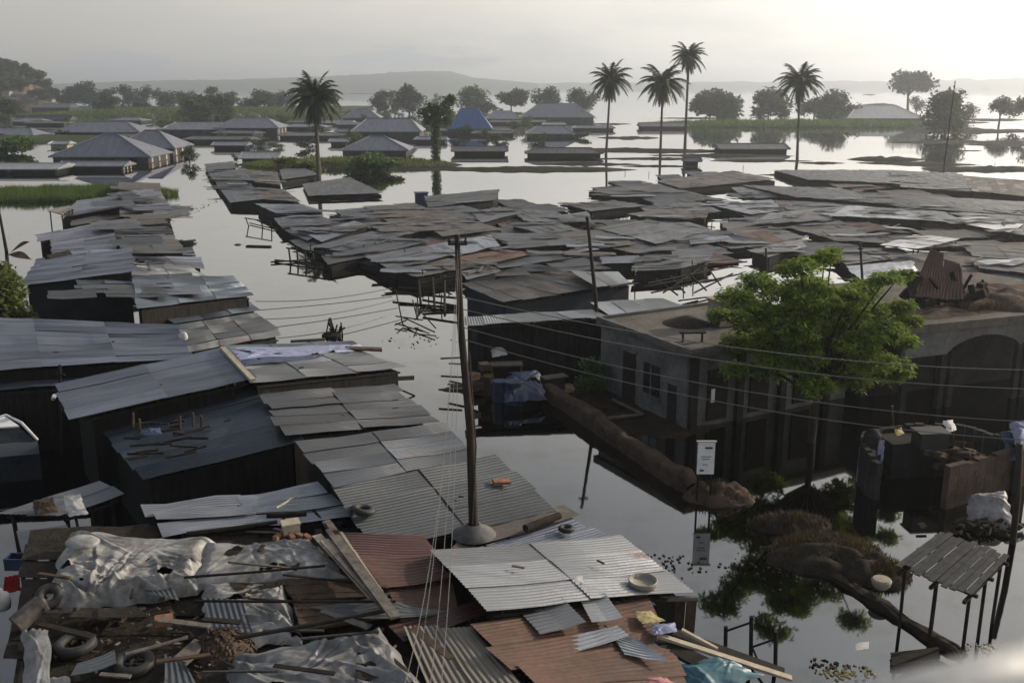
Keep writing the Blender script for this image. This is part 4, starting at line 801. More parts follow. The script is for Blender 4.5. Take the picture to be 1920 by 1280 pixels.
def on_front(b, z, w_, h_, nm, m, d0=.0, d1=.08):
    mb = MB(); a0, a1 = L_*.98 + d0, L_*.98 + d1; mb.hexa([pt(a0, b - w_/2, z), pt(a1, b - w_/2, z), pt(a1, b + w_/2, z), pt(a0, b + w_/2, z)], [pt(a0, b - w_/2, z + h_), pt(a1, b - w_/2, z + h_), pt(a1, b + w_/2, z + h_), pt(a0, b + w_/2, z + h_)]); return mb.build(nm, m, root)
for b in (1.4, 3.4, 5.6): on_front(b, .2, .9, 1.9, 'shopfront_door', 'wood_dark')
for b in (.25, 2.4, 4.5, 6.8): on_front(b, -.4, .28, 3.15, 'pillar', 'concrete_dark', .0, .2)
on_front(1.15, .9, .16, .5, 'notice', 'white_paint', .09, .11)
# gravel cone, bench and junk on its roof
p = P(1288, 606, 2.96); mb = MB(); mb.lathe(p, [(.95, 0), (.75, .07), (.45, .18), (.2, .28), (.02, .31)], 24); one('gravel_heap', 'small dark cone of gravel on the flat brown roof', 'gravel heap', 'debris_dark', mb, smooth=True)
mb = MB(); p = P(1298, 640, 2.96); mb.box(p + Vector((0, 0, .34)), (.95, .22, .05)); [mb.box(p + Vector((s_*.35, 0, .16)), (.05, .18, .32)) for s_ in (-1, 1)]; one('bench', 'little bench on the roof edge in front of the gravel cone', 'bench', 'wood_dark', mb)
mb = MB(); p = P(1352, 610, 2.96); mb.box(p + Vector((.4, .3, .5)), (1.5, .9, .95), .35); mb.box(p + Vector((.4, .3, 1.0)), (1.7, 1.05, .07), .35); one('roof_tank_house', 'sunlit cream block on the flat roof at the left of the tree', 'roof hatch', 'wall_cream', mb)
mb = MB(); p = P(1342, 612, 2.96); mb.lathe(p, [(.01, 0), (.22, 0), (.24, .25), (.21, .55), (.23, .72), (.01, .75)], 16); one('black_drum', 'black drum at the corner of the sunlit cream block', 'drum', 'black_paint', mb)
# utility poles
b0 = P(888, 992, 2.5); t0 = Q(857, 440, b0.y + .3)
root = thing('utility_pole', 'tall leaning wooden pole rising through the near tin roof', 'utility pole', (b0.x, b0.y, 0)); mb = MB(); pp = [Vector((b0.x + .05, b0.y, -.5)), b0, lerp(b0, t0, .35) + Vector((.05, 0, 0)), lerp(b0, t0, .7) + Vector((-.03, 0, 0)), t0]
mb.tube(pp, [.115, .105, .09, .075, .055], 12); mb.build('shaft', 'pole_wood', root, smooth=True)
mb = MB(); mb.lathe(b0 + Vector((0, 0, -.12)), [(.50, 0), (.46, .05), (.26, .14), (.17, .24), (.13, .25)], 24); mb.build('collar', 'concrete', root, smooth=True)
mb = MB(); mb.tube([lerp(b0, t0, .97) - Vector((.2, 0, 0)), lerp(b0, t0, .97) + Vector((.2, 0, 0))], .03, 6); [mb.lathe(lerp(b0, t0, .97) + Vector((s_*.17, 0, .02)), [(.03, 0), (.045, .04), (.02, .09), (.03, .12), (.005, .13)], 10) for s_ in (-1, 1)]; mb.build('bracket', 'black_paint', root)
mb = MB(); c0 = lerp(b0, t0, .62) + Vector((.13, -.12, 0)); mb.tube([c0, lerp(b0, t0, .3) + Vector((.16, -.12, 0)), b0 + Vector((-.02, -.14, .2))], .018, 5); mb.build('conduit', 'wood_brown', root)
def pole(label, x0, y0, z0, x1, y1, r0, r1, name='utility_pole', cat='utility pole', m='pole_wood', bar=0):
    b_ = P(x0, y0, z0); t_ = Q(x1, y1, b_.y); mb = MB(); root = thing(name, label, cat, (b_.x, b_.y, 0)); mb.tube([b_ - Vector((0, 0, .6)), lerp(b_, t_, .5) + Vector((.03, 0, 0)), t_], [r0, (r0 + r1)/2, r1], 9); mb.build('shaft', m, root, smooth=True)
    mb = MB(); mb.lathe(t_, [(r1*1.15, -.04), (r1*1.15, .02), (.01, .05)], 10); mb.build('cap', 'black_paint', root)
    if bar: mb = MB(); mb.beam(lerp(b_, t_, .93) - Vector((bar, 0, 0)), lerp(b_, t_, .93) + Vector((bar, 0, 0)), .07); mb.build('crossbar', m, root)
    return b_, t_
pole('second wooden pole standing in the middle of the market roofs', 1128, 690, 0, 1101, 408, .10, .07, bar=.22)
pole('short pole with a top fitting behind the green tree crown', 1619, 600, 0, 1613, 456, .08, .06, bar=.12)
pole('black pole in the flood beside the plank roofed hut at the right edge', 1900, 1018, 0, 1912, 832, .09, .08)
pole('thin dark post left of the block enclosure', 1671, 815, 0, 1672, 762, .05, .04, 'post', 'post')
pole('stumpy pole near the top left twigs of the green tree', 1437, 520, 0, 1436, 466, .08, .07, 'post', 'post')
# mud wall and banks
def bank(name, label, pts, h, wdt, m, cat='wall', jag=.25, seed=0, kind=None):
    ps = [P(x, y, 0) for x, y in pts]; mb = MB(); seg = []
    for a, b in zip(ps, ps[1:]):
        n = max(2, int((b - a).length/.25)); seg += [lerp(a, b, i/n) for i in range(n)]
    seg.append(ps[-1]); N_ = len(seg) - 1; K = 14
    def fn(u, v):
        i = min(N_, int(round(u*N_))); p = seg[i]; d = (seg[min(i + 1, N_)] - seg[max(i - 1, 0)]).normalized(); s_ = Vector((-d.y, d.x, 0))
        a = math.pi*v; w2 = wdt*(1 + jag*nz(p, 1.1, seed)); hh = h*(1 + jag*1.3*nz(p, .9, seed + 5)) * (1 if 0 < i < N_ else .5)
        prof = math.sin(a)**.16 if 0 < v < 1 else 0
        return Vector((p.x, p.y, 0)) + s_*(math.cos(a)*w2/2 + .06*nz(p + Vector((0, 0, v*3)), 3)) + Vector((0, 0, -.2 + (hh + .2)*prof + .05*nz(p + Vector((0, 0, v*3)), 4) + .05*nz(p*1 + Vector((v, 0, 0)), 9)))
    mb.grid(fn, N_, K); o = mb.build(name, m, smooth=True); return tag(o, label, cat, kind=kind) if not kind else tag(o, kind=kind)
bank('mud_wall', 'crumbling brown mud wall running from the open store to the white sign', [(1022, 742), (1060, 765), (1120, 806), (1200, 862), (1262, 905), (1300, 925)], .62, .5, 'mud_wall')
mound('mud_bank', 1348, 934, 1.15, .7, .42, 'mud_wall', seed=70, power=.5, rough=.8)
mound('mud_bank', 1550, 1045, 1.6, 1.25, .42, 'debris_dark', seed=71, rough=.7); mound('mud_bank', 1480, 985, 1.3, .6, .32, 'debris_dark', seed=72, rough=.7); mound('mud_bank', 1640, 1075, 1.0, .9, .35, 'debris_dark', seed=75, rough=.8)
bank('low_wall', 'low weed covered wall running through the flood past the hut', [(1560, 1080), (1640, 1130), (1700, 1170), (1750, 1200), (1805, 1232)], .14, .36, 'debris_dark', jag=.5, seed=8)
for cx, cy, rx, ry, n, z in ((1550, 1040, 1.5, 1.1, 1500, .35), (1348, 934, 1.0, .6, 260, .42), (1480, 985, 1.2, .5, 500, .28), (1640, 1075, .9, .8, 800, .3)):
    grass('grass', cx, cy, rx, ry, int(n*1.4), .2, 'grass_dry', z=z, wd=.02, label='dry brown weeds on the banks between the white sign and the hut')
# sign board
b_ = P(1322, 944, 0); k_ = ppm(b_); root = thing('notice_board', 'white notice board on a post at the end of the mud wall', 'sign', (b_.x, b_.y, 0)); zt = Q(1322, 828, b_.y).z; zb = Q(1322, 888, b_.y).z; xl, xr = Q(1308, 850, b_.y).x, Q(1340, 850, b_.y).x; xm = (xl + xr)/2
mb = MB(); mb.box((xm, b_.y, (zt + zb)/2), (xr - xl, .05, zt - zb)); mb.build('board', 'white_paint', root); mb = MB()
for s_ in (-1, 1): mb.box((xm + s_*(xr - xl)*.4, b_.y + .05, (zb - .5)/2 + .1), (.05, .05, zb + .7))
mb.build('post', 'wood_dark', root); mb = MB(); mb.box((xm, b_.y - .01, zt + .02), (xr - xl + .08, .1, .03)); mb.build('top_rail', 'steel', root)
mb = MB(); W_ = xr - xl; H_ = zt - zb
for (u0, u1, v) in ((.42, .85, .82), (.2, .8, .55), (.25, .7, .47), (.3, .6, .3), (.15, .4, .12)): 
    mb = MB(); mb.box((xl + W_*(u0 + u1)/2, b_.y - .03, zb + H_*v), (W_*(u1 - u0), .006, H_*(.06 if v in (.82, .12) else .02))); mb.build('lettering_line', 'black_paint', root)
# block enclosure (ruined round wall) and right building
cc = P(1768, 835, 1.45); cc = Vector((cc.x, cc.y, 0)); RR = 2.35
root = thing('block_enclosure', 'half ruined curved block wall standing in the flood at the right', 'wall', (cc.x, cc.y, 0)); mb = MB()
def arc(mb, a0, a1, z0, z1f, r0, r1, n=26):
    for i in range(n):
        t0_, t1_ = lerp(a0, a1, i/n), lerp(a0, a1, (i + 1)/n - .004); z1 = z1f((i + .5)/n) + rnd.uniform(-.06, .06)
        q = [cc + Vector((r*math.cos(t), r*math.sin(t), 0)) for r, t in ((r0, t0_), (r1, t0_), (r1, t1_), (r0, t1_))]
        mb.hexa([p + Vector((0, 0, z0)) for p in q], [p + Vector((0, 0, z1)) for p in q])
arc(mb, R(-5), R(200), -.5, lambda t: 1.38 - .35*max(0, t - .8)*4 + .08*math.sin(t*9), RR - .18, RR); mb.build('curved_wall', 'concrete_dark', root)
mb = MB(); a_, b2 = P(1782, 880, 1.25), P(1935, 838, 1.25); dd = (b2 - a_).normalized(); nn = Vector((-dd.y, dd.x, 0))
LL = (b2 - a_).length
for i in range(9):
    x0, x1 = LL*i/9, LL*(i + 1)/9 - .012; z1 = 1.28 + rnd.uniform(-.05, .05); q = [Vector((a_.x, a_.y, 0)) + dd*x + nn*y for x, y in ((x0, 0), (x1, 0), (x1, .2), (x0, .2))]; mb.hexa([p - Vector((0, 0, .5)) for p in q], [p + Vector((0, 0, z1)) for p in q])
mb.build('front_wall', 'mud_wall', root)
mb = MB(); p = P(1710, 900, 0); mb.box(p + Vector((0, .7, .4)), (1.5, 1.0, 1.5), .15); mb.box(p + Vector((1.1, .75, .35)), (.6, .9, 1.35), .1); mb.build('inner_block', 'concrete_dark', root)
mb = MB(); p = P(1815, 865, .9)
for k in range(46): mb.box(p + Vector((rnd.gauss(0, .38), rnd.gauss(.3, .35), rnd.uniform(-.2, .25))), (.36, .18, .16), rnd.uniform(0, 3), (rnd.gauss(0, .2), rnd.gauss(0, .2)))
tag(mb.build('brick_pile', 'mud_wall'), 'pile of loose brown blocks inside the curved wall', 'blocks', kind='stuff')
cloth('small bright white cloth on top of the curved wall', '0', [(1768,786),(1786,784),(1794,802),(1776,806)], 1.6, 'cloth_white', amp=.08, n=20, name='white_cloth', cat='cloth')
cloth('tiny bright rag on the dark heap left inside the curved wall', '0', [(1678,802),(1690,799),(1696,810),(1682,814)], 1.5, 'cloth_yellow', amp=.06, n=14, name='rag', cat='cloth')
mb = MB(); p = P(1750, 838, 1.2); mb.box(p + Vector((0, .3, .15)), (.9, .6, .5), .1); mb.box(p + Vector((0, .3, .42)), (1.0, .7, .06), .1); one('black_crate', 'black crate resting inside the curved wall under the white cloth', 'crate', 'black_paint', mb)
cloth('grey tarpaulin heaped over goods in front of the curved wall', '0', [(1822,918),(1885,912),(1905,985),(1808,978)], [.9,.95,.15,.15], 'tarp_grey', amp=.16, n=50, seed=4)
cloth('lilac blue sheet bulging at the right edge above the curved wall', '0', [(1895,785),(1945,780),(1950,830),(1905,834)], [2.0,2.0,1.6,1.6], 'tarp_lilac', amp=.15, n=36, seed=5)
cloth('dark blue sheet at the right edge beside the curved wall', '0', [(1878,800),(1935,800),(1950,850),(1890,855)], [1.7,1.7,1.2,1.2], 'tarp_blue', amp=.1, n=30, seed=6)
mb = MB()
p = P(1850, 1000, 0)
for k in range(60): mb.box(p + Vector((rnd.gauss(0, .5), rnd.gauss(.15, .22), rnd.uniform(0, .25))), (rnd.uniform(.1, .4), rnd.uniform(.05, .2), .07), rnd.uniform(0, 3), (rnd.gauss(0, .3), rnd.gauss(0, .3)))
tag(mb.build('litter_heap', 'debris_dark'), 'heap of dark litter in the water below the grey tarpaulin', 'litter heap', kind='stuff')
# wrapped pillar
b_ = P(1628, 905, 0); root = thing('wrapped_pillar', 'stumpy pale pillar hung with ragged bluish cloth in the flood', 'pillar', (b_.x, b_.y, 0)); mb = MB(); mb.lathe(b_ - Vector((0, 0, .5)), [(.34, 0), (.33, 1), (.29, 1.6), (.26, 2.1), (.12, 2.25), (.01, 2.3)], 14); mb.build('shaft', 'concrete_dark', root)
mb = MB()
for k in range(16):
    a = k*.4; x, y = .34*math.cos(a), .34*math.sin(a); zt_ = rnd.uniform(.5, 1.6); zb_ = zt_ - rnd.uniform(.3, .9); mb.grid(lambda u, v: b_ + Vector((x*1.02 - y*(u - .5)*.7 + .03*nz((u*3, v*3, k)), y*1.02 + x*(u - .5)*.7, lerp(zt_, max(.02, zb_), v) + .03*nz((u*4, v, k)))), 5, 8)
mb.build('ragged_cloth', 'tarp_lilac', root)
# right building
A2, B2 = P(1702, 616, 3.3), P(2120, 574, 3.3); d2 = (B2 - A2).normalized(); n2 = Vector((-d2.y, d2.x, 0)); L2 = (B2 - A2).length
def pr(a, b, z): return Vector((A2.x + d2.x*a + n2.x*b, A2.y + d2.y*a + n2.y*b, z))
def prbox(mb, a0, a1, b0, b1, z0, z1): mb.hexa([pr(a0, b0, z0), pr(a1, b0, z0), pr(a1, b1, z0), pr(a0, b1, z0)], [pr(a0, b0, z1), pr(a1, b0, z1), pr(a1, b1, z1), pr(a0, b1, z1)])
root = thing('arcaded_building', 'concrete building with arched front and earth covered flat roof at the right edge', 'building', (A2.x, A2.y, 0))
mb = MB(); prbox(mb, -.15, L2, -.15, 8, 3.12, 3.3); prbox(mb, -.15, L2, -.15, .0, 3.3, 3.42); mb.build('roof', 'roof_slab', root)
mb = MB(); na = 40
for i in range(na):
    a0, a1 = L2*i/na, L2*(i + 1)/na; f_ = lambda a: 2.15 + .6*max(0, math.sin(math.pi*((a/3.6 - .55) % 1)))**.6 if a > 2 else 2.15
    q = [(a0, 0), (a1, 0), (a1, .22), (a0, .22)]; zz = [f_(a0), f_(a1), f_(a1), f_(a0)]; mb.hexa([pr(a, b, z) for (a, b), z in zip(q, zz)], [pr(a, b, 3.118) for a, b in q])
mb.build('arch_fascia', 'concrete', root)
for a in (.15, 1.9, 2.35, 5.6, 6.0): mb = MB(); prbox(mb, a - .12, a + .12, .02, .2, -.5, 2.2); mb.build('column', 'concrete_dark', root)
mb = MB(); prbox(mb, 0, L2, 2.2, 7.9, -.5, 3.1); mb.build('wall', 'concrete_dark', root)  # recess behind the arches, its shade put into the darker concrete colour
for a in (1.0, 4.0): mb = MB(); prbox(mb, a - .45, a + .45, 2.1, 2.19, 0, 2.0); mb.build('door', 'wood_dark', root)
def rmound(nm, a, b, ra, rb, h, m, seed): 
    mb = MB(); c = pr(a, b, 3.3)
    def fn(u, v):
        t = 2*math.pi*u; rr = v*(1 + .35*nz((math.cos(t)*2, math.sin(t)*2, seed), 1.2)); return c + d2*ra*rr*math.cos(t) + n2*rb*rr*math.sin(t) + Vector((0, 0, h*max(0, 1 - v*v)**.7*(1 + .6*nz((math.cos(t)*v*3, math.sin(t)*v*3, seed), 1.5)) - .02))
    mb.grid(fn, 40, 12); return mb, m
mb, m_ = rmound('', 2.5, 2.2, 2.8, 1.6, .28, 'mud_wall', 3); one('earth_heap', 'low bank of brown earth along the arched building roof', 'earth heap', 'mud_wall', mb, smooth=True)
mb, m_ = rmound('', 6.5, 3.0, 3.0, 2.2, .5, 'mud_wall', 9); one('earth_heap', 'taller earth heap with weeds on the roof at the right edge', 'earth heap', 'mud_wall', mb, smooth=True)
c = pr(1.8, 3.2, 3.3); root = thing('collapsed_hut', 'collapsed hut with a reddish slanting sheet on the arched building roof', 'ruined hut', tuple(c))
mb = MB(); pk = Q(1738, 486, c.y); rt = Q(1796, 500, c.y - .2); lb_ = Q(1708, 548, c.y - .9); rb_ = Q(1806, 556, c.y - .9); sheets(mb, [pk, rt, rb_, lb_], 'v', True, rough=3); mb.build('red_sheet', 'tin_rust', root)
mb = MB()
for k in range(34):
    a = Q(rnd.uniform(1700, 1850), rnd.uniform(500, 570), c.y + rnd.uniform(-1, 1)); b = Vector((a.x + rnd.gauss(0, .5), a.y + rnd.gauss(0, .4), max(3.3, a.z - rnd.uniform(.3, 1.4)))); mb.beam(a, b, rnd.uniform(.05, .14), rnd.uniform(.04, .3), jag=.3)
mb.build('broken_timber', 'wood_dark', root)
mb = MB()
for k in range(40):
    a = Q(rnd.uniform(1690, 1850), rnd.uniform(520, 590), c.y + rnd.uniform(-1, .6)); a.z = max(3.35, a.z - .3); mb.box(a, (rnd.uniform(.15, .5), rnd.uniform(.1, .4), rnd.uniform(.05, .3)), rnd.uniform(0, 3), (rnd.gauss(0, .3), rnd.gauss(0, .3)))
mb.build('rubble', 'debris_dark', root)['kind'] = 'stuff'
mb = MB()
for k in range(900):
    u = rnd.uniform(3.8, 7.4); p = pr(u, rnd.uniform(1.0, 3.0), 3.5); t = rnd.uniform(0, 3.1); mb.add([p - Vector((.02, 0, .1)), p + Vector((.02, 0, -.1)), p + Vector((rnd.gauss(0, .06), rnd.gauss(0, .06), .2))], [(0, 1, 2)])
tag(mb.build('grass', 'grass_dry'), 'thin weeds on the earth covered roof at the right edge', 'grass', kind='stuff')
# green tree
bt = P(1520, 828, 0); root = thing('leafy_tree', 'bright green feathery tree in the flood in front of the flat roofed house', 'tree', (bt.x, bt.y, 0)); s_ = ppm(bt)
CL = [(1385,560,34),(1420,530,34),(1400,600,36),(1445,590,40),(1470,550,40),(1500,505,34),(1545,485,24),(1560,475,18),(1520,540,42),(1550,575,42),(1490,610,44),(1440,640,40),(1390,640,34),(1590,560,36),(1620,540,30),(1660,525,24),(1690,515,16),(1640,580,30),(1690,575,20),(1600,620,42),(1660,620,36),(1698,640,22),(1550,640,44),(1500,670,42),(1570,690,38),(1640,680,36),(1690,690,26),(1450,690,34),(1380,690,24),(1610,710,30),(1530,720,32),(1665,705,24),(1350,590,20),(1705,600,20)] + [(rnd.uniform(1420,1650), rnd.uniform(540,695), rnd.uniform(28,40)) for _ in range(16)]
tr = MB(); mb = MB(); fork = Vector((bt.x, bt.y, 1.9))
tr.tube([bt - Vector((0, 0, .5)), bt + Vector((.05, 0, 1)), fork], [.15, .12, .10], 10)
for i, (x, y, r) in enumerate(CL):
    yo = bt.y + ((i*7) % 5 - 2)*.75; c = Q(x, y, yo); rad = r/s_*.95
    mid = lerp(fork, c, .5) + Vector((0, 0, .25)); tr.tube([fork - Vector((0, 0, .3)), mid, lerp(mid, c, .6), c], [.07, .045, .03, .012], 6)
    for k in range(int(58*(rad/.6)**1.6) + 10):               # sprigs of leaflets
        d = Vector((rnd.gauss(0, 1), rnd.gauss(0, 1), rnd.gauss(.25, .7))); d = d.normalized()*(rad*(.35 + .75*rnd.random()**.6)); p = c + Vector((d.x, d.y, d.z*.62)); rv = rnd.random()
        tr.tube([c + d*.1, p], [.008, .004], 3, cap=False)
        for j in range(15):
            a = j*2.4 + rnd.random(); l = rnd.uniform(.11, .21); dr = Vector((math.cos(a), math.sin(a), rnd.uniform(-.5, .25))).normalized(); sd_ = dr.cross(Vector((0, 0, 1))).normalized()*l*.24; o_ = p + dr*rnd.uniform(0, .12) + Vector((0, 0, rnd.uniform(-.06, .06)))
            mb.add([o_, o_ + dr*l*.5 + sd_, o_ + dr*l - Vector((0, 0, l*.25)), o_ + dr*l*.5 - sd_], [(0, 1, 2, 3)], min(1, max(0, rv + rnd.gauss(0, .15))))
tr.build('trunk', 'pole_wood', root); mb.build('crown', 'leaf_main', root)
T('small green shrub below the open store beside the mud wall', 1105, 662, 742, 60, 1500, 'leaf_ivy', name='shrub', cat='shrub', trunk=.05)
T('bushy olive green tree at the left edge above the long grey roof', -8, 462, 660, 105, 5200, 'leaf_bush', trunk=.05, clumps=16)
# bare leaning trunk with split leaves behind that bush
p = P(22, 600, 0); root = thing('broken_tree', 'bare dark leaning trunk with two split leaves at the left edge', 'tree', (p.x, p.y, 0)); mb = MB(); t_ = Q(-2, 395, p.y); k1 = Q(12, 470, p.y); mb.tube([p - Vector((0, 0, .5)), k1, t_], [.12, .09, .06], 8); mb.build('trunk', 'pole_wood', root)
for (x0, y0, x1, y1) in ((16, 477, 56, 453), (16, 477, 60, 487)):
    a, b = Q(x0, y0, p.y), Q(x1, y1, p.y - .3); mb = MB(); mb.grid(lambda u, v: lerp(a, b, u) + Vector((0, (v - .5)*.5*math.sin(math.pi*min(1, u + .08)), (.12 + .25*(v - .5))*math.sin(math.pi*u))), 12, 4); mb.build('leaf', 'wood_brown', root)
# hut on posts
root = thing('plank_roofed_hut', 'small open hut with a dark plank roof on thin legs in the flood', 'hut', tuple(P(1785, 1170, 0)))
hq = [P(1765, 997, 1.65), P(1891, 1046, 1.6), P(1822, 1117, 1.55), P(1683, 1058, 1.6)]
n = 11
mb = MB()
for i in range(n):
    a0, a1 = i/n, (i + 1)/n - .012; e0, e1 = rnd.uniform(-.05, .03), rnd.uniform(-.03, .08); z = .02 + .022*(i % 2) + rnd.uniform(0, .012)
    q = [bil(hq, a0, e0), bil(hq, a1, e0), bil(hq, a1, 1 + e1), bil(hq, a0, 1 + e1)]; mb.hexa([p + Vector((0, 0, z - .025)) for p in q], [p + Vector((0, 0, z + rnd.uniform(0, .01))) for p in q])
mb.build('roof', 'wood_slate', root)
mb = MB(); [mb.beam(bil(hq, -.04, v) - Vector((0, 0, .06)), bil(hq, 1.04, v) - Vector((0, 0, .06)), .07, .07) for v in (.08, .5, .92)]; [mb.beam(bil(hq, u, -.02) - Vector((0, 0, .14)), bil(hq, u, 1.06) - Vector((0, 0, .14)), .07, .07) for u in (.06, .5, .94)]; mb.build('roof_beams', 'wood_dark', root)
for u, v in ((.06, .92), (.5, .92), (.94, .92), (.06, .08), (.94, .08), (.94, .5)):
    t_ = bil(hq, u, v); mb = MB(); mb.tube([Vector((t_.x + rnd.uniform(-.05, .05), t_.y, -.4)), t_ - Vector((0, 0, .1))], .04, 8); mb.build('leg', 'wood_dark', root)
mb = MB()
for k in range(5): a, b = P(1672, 1247 - k*5, .08), P(1760, 1236 - k*5, .08); mb.beam(a, b, .1, .04, jag=.2)
mb.build('floor_planks', 'wood_dark', root)
root = thing('broken_fence', 'broken fence of three dark posts in the water near the turquoise sheet', 'fence', tuple(P(1408, 1215, 0)))
FP = [((1361, 1216), 1174), ((1409, 1232), 1155), ((1455, 1250), 1183)]; tops = []
for (x, y), yt in FP: b_ = P(x, y, 0); t_ = Q(x, yt, b_.y); mb = MB(); mb.tube([b_ - Vector((0, 0, .3)), t_], .045, 8); mb.build('post', 'wood_dark', root); tops.append((b_, t_))
mb = MB(); mb.beam(lerp(tops[0][0], tops[0][1], .8), lerp(tops[1][0], tops[1][1], .86), .04); mb.beam(lerp(tops[1][0], tops[1][1], .25), lerp(tops[2][0], tops[2][1], .8), .04); mb.build('rail', 'wood_dark', root)
mb = MB(); mb.beam(lerp(tops[1][0], tops[1][1], .3), P(1422, 1240, 0), .035); mb.build('brace', 'wood_dark', root)
# pot on bank, floating things
mb = MB(); p = P(1652, 1098, .3); mb.lathe(p - Vector((0, 0, .05)), [(.01, 0), (.14, 0), (.22, .1), (.24, .2), (.2, .25), (.01, .26)], 18); one('basin', 'cream plastic basin sitting on the weedy bank by the hut', 'basin', 'wall_cream', mb)
cloth('white plastic sheet floating on the water right of the broken fence', '0', [(1605,1202),(1628,1200),(1632,1214),(1608,1217)], .02, 'cloth_white', amp=.015, droop=.02, n=16, name='plastic_scrap', cat='plastic scrap')
def litter(label, cx, cy, rx, ry, n, m, sz=.05):
    c = P(cx, cy, 0); mb = MB()
    for _ in range(n):
        a = rnd.uniform(0, 6.28); q = rnd.random()**.7; p = c + Vector((rx*q*math.cos(a), ry*q*math.sin(a), .012)); s2 = sz*rnd.uniform(.4, 1.5); mb.box(p, (s2, s2*rnd.uniform(.3, 1), .02), rnd.uniform(0, 3), (rnd.gauss(0, .25), rnd.gauss(0, .25)))
    tag(mb.build('floating_litter', m), label, 'litter', kind='stuff')
litter('brown and orange litter floating at the bottom of the picture', 1560, 1250, .7, .35, 46, 'mud_wall', .06); litter('pale scraps floating beside the orange litter', 1590, 1262, .6, .3, 60, 'cloth_yellow', .06); litter('scattered leaves floating below the sign reflection', 1250, 1060, 1.2, .7, 50, 'debris_dark', .06)
litter('pale scraps floating between the hut and the railing', 1838, 1215, .4, .2, 40, 'tin_beige', .06); litter('leaves drifting under the tree reflection', 1460, 1070, 1.6, 1.2, 120, 'debris_dark', .05); litter('bits of debris floating in the channel bend', 780, 640, 2.0, 1.5, 30, 'debris_dark', .07); litter('thin line of debris floating along the edge of the upper channel', 352, 400, .8, 25, 60, 'debris_dark', .12)
# cables
def cable(label, a, b, sag, r=.011, m='cable', group=None, n=24):
    mb = MB(); mb.tube([lerp(a, b, t/n) - Vector((0, 0, sag*4*(t/n)*(1 - t/n))) for t in range(n + 1)], r, 5); one('cable', label, 'cable', m, mb, group)
for lb, u, xe, ye, ze in (('topmost long cable crossing the green tree', .80, 2150, 690, 5.2), ('second long cable from the top crossing the green tree', .76, 2150, 728, 5.0), ('third long cable from the top passing under the tree crown', .70, 2150, 795, 4.8), ('lowest long cable crossing in front of the dark house front', .66, 2150, 832, 4.6)):
    cable(lb, lerp(b0, t0, u), P(xe, ye, ze), .55)
for k, (xe, ye) in enumerate([(770, 1330), (800, 1330), (745, 1330), (820, 1340)]):
    cable('thin pale wire dropping from the pole top across the near roofs', lerp(b0, t0, .96 - .03*k), P(xe, ye, 5.5 + .2*k), 1.1 + .1*k, .0045, 'cable_pale', 'thin pale wires dropping from the leaning pole')
# railing of the lookout
a, b = P(1480, 1384, 11.5), P(2150, 1212, 11.5); root = thing('bridge_railing', 'blurred pale metal rail crossing the bottom right corner close to the camera', 'railing', tuple((a + b)/2)); mb = MB(); mb.tube([a + (a - b)*.3, lerp(a, b, .5), b + (b - a)*.3], .028, 20); mb.build('rail', 'steel', root, smooth=True)
mb = MB(); mb.tube([a - Vector((0, 0, .2)) + (a - b)*.3, b - Vector((0, 0, .2)) + (b - a)*.3], .02, 14); mb.build('lower_rail', 'steel', root, smooth=True)
# ---------------------------------------------------------------- foreground roofs
def near(label, pts, zs, m, d='u', **kw): return S(label, '0', pts, zs, m, d, near=True, **kw)
near('long grey tin roof filling the left edge below the bush', [(-70, 596), (327, 611), (356, 672), (-70, 700)], [3.0, 3.0, 2.8, 2.7], 'tin_blue', sl=3)
near('narrow bluish roof strip tucked under the long grey roof at the left edge', [(-70, 706), (300, 690), (180, 722), (-70, 735)], [2.3, 2.3, 2.2, 2.2], 'tin_slate')
near('raised lavender tin roof sloping up to a pale ridge beam', [(108, 724), (420, 654), (473, 712), (140, 787)], [2.85, 3.45, 3.4, 2.8], 'tin_blue', inset=.6, sl=3)
near('roof under a crumpled blue and lilac strip, right of the pale ridge beam', [(425, 650), (655, 643), (690, 664), (450, 688)], [3.3, 2.4, 2.3, 3.3], 'tin_slate')
near('smooth grey roof with a pointed end over the channel', [(452, 684), (665, 661), (757, 692), (474, 720)], [3.35, 2.45, 2.35, 3.3], 'tin_grey')
near('weathered patchy roof with a ragged left edge', [(496, 742), (728, 724), (812, 797), (543, 818)], [3.05, 2.3, 2.2, 3.0], 'tin_dark', rough=2)
near('dark blue sheet roof below the raised lavender roof', [(190, 790), (480, 716), (560, 830), (273, 900)], [2.2, 2.9, 2.8, 2.15], 'tin_slate', sl=3)
near('large ribbed grey roof, upper slope left of the leaning pole', [(560, 832), (825, 797), (884, 864), (629, 914)], [3.15, 2.45, 2.6, 3.3], 'tin_mid', wall='wall_dark')
near('large dark ribbed roof on which the leaning pole stands', [(630, 914), (925, 858), (1035, 962), (705, 1030)], [3.28, 2.55, 2.2, 2.5], 'tin_deep', sl=3, ribs=.006)  # camera-facing slope of the same roof, its shade put in as darker tin
near('rusty brown roof strip right of the pole collar', [(900, 985), (1040, 952), (1062, 974), (850, 1040)], [2.35, 2.2, 2.15, 2.3], 'tin_brown', rough=2)
near('blue roof corner with a tyre on it behind the silver roof', [(850, 1046), (1060, 978), (1140, 1016), (960, 1045)], [2.2, 2.1, 2.05, 2.15], 'tin_blue', rough=1.5)
r_, q_ = near('bright silver corrugated roof in the near foreground', [(820, 1034), (1160, 1010), (1287, 1112), (920, 1146)], [2.95, 2.3, 2.2, 2.95], 'tin_silver', sl=2.6, ribs=.013)
r_, q_ = near('rust brown sheet roof at the bottom centre', [(895, 1178), (1195, 1120), (1300, 1330), (1070, 1340)], [2.75, 2.25, 2.1, 2.6], 'tin_rust', rough=1.5, ribs=.005)
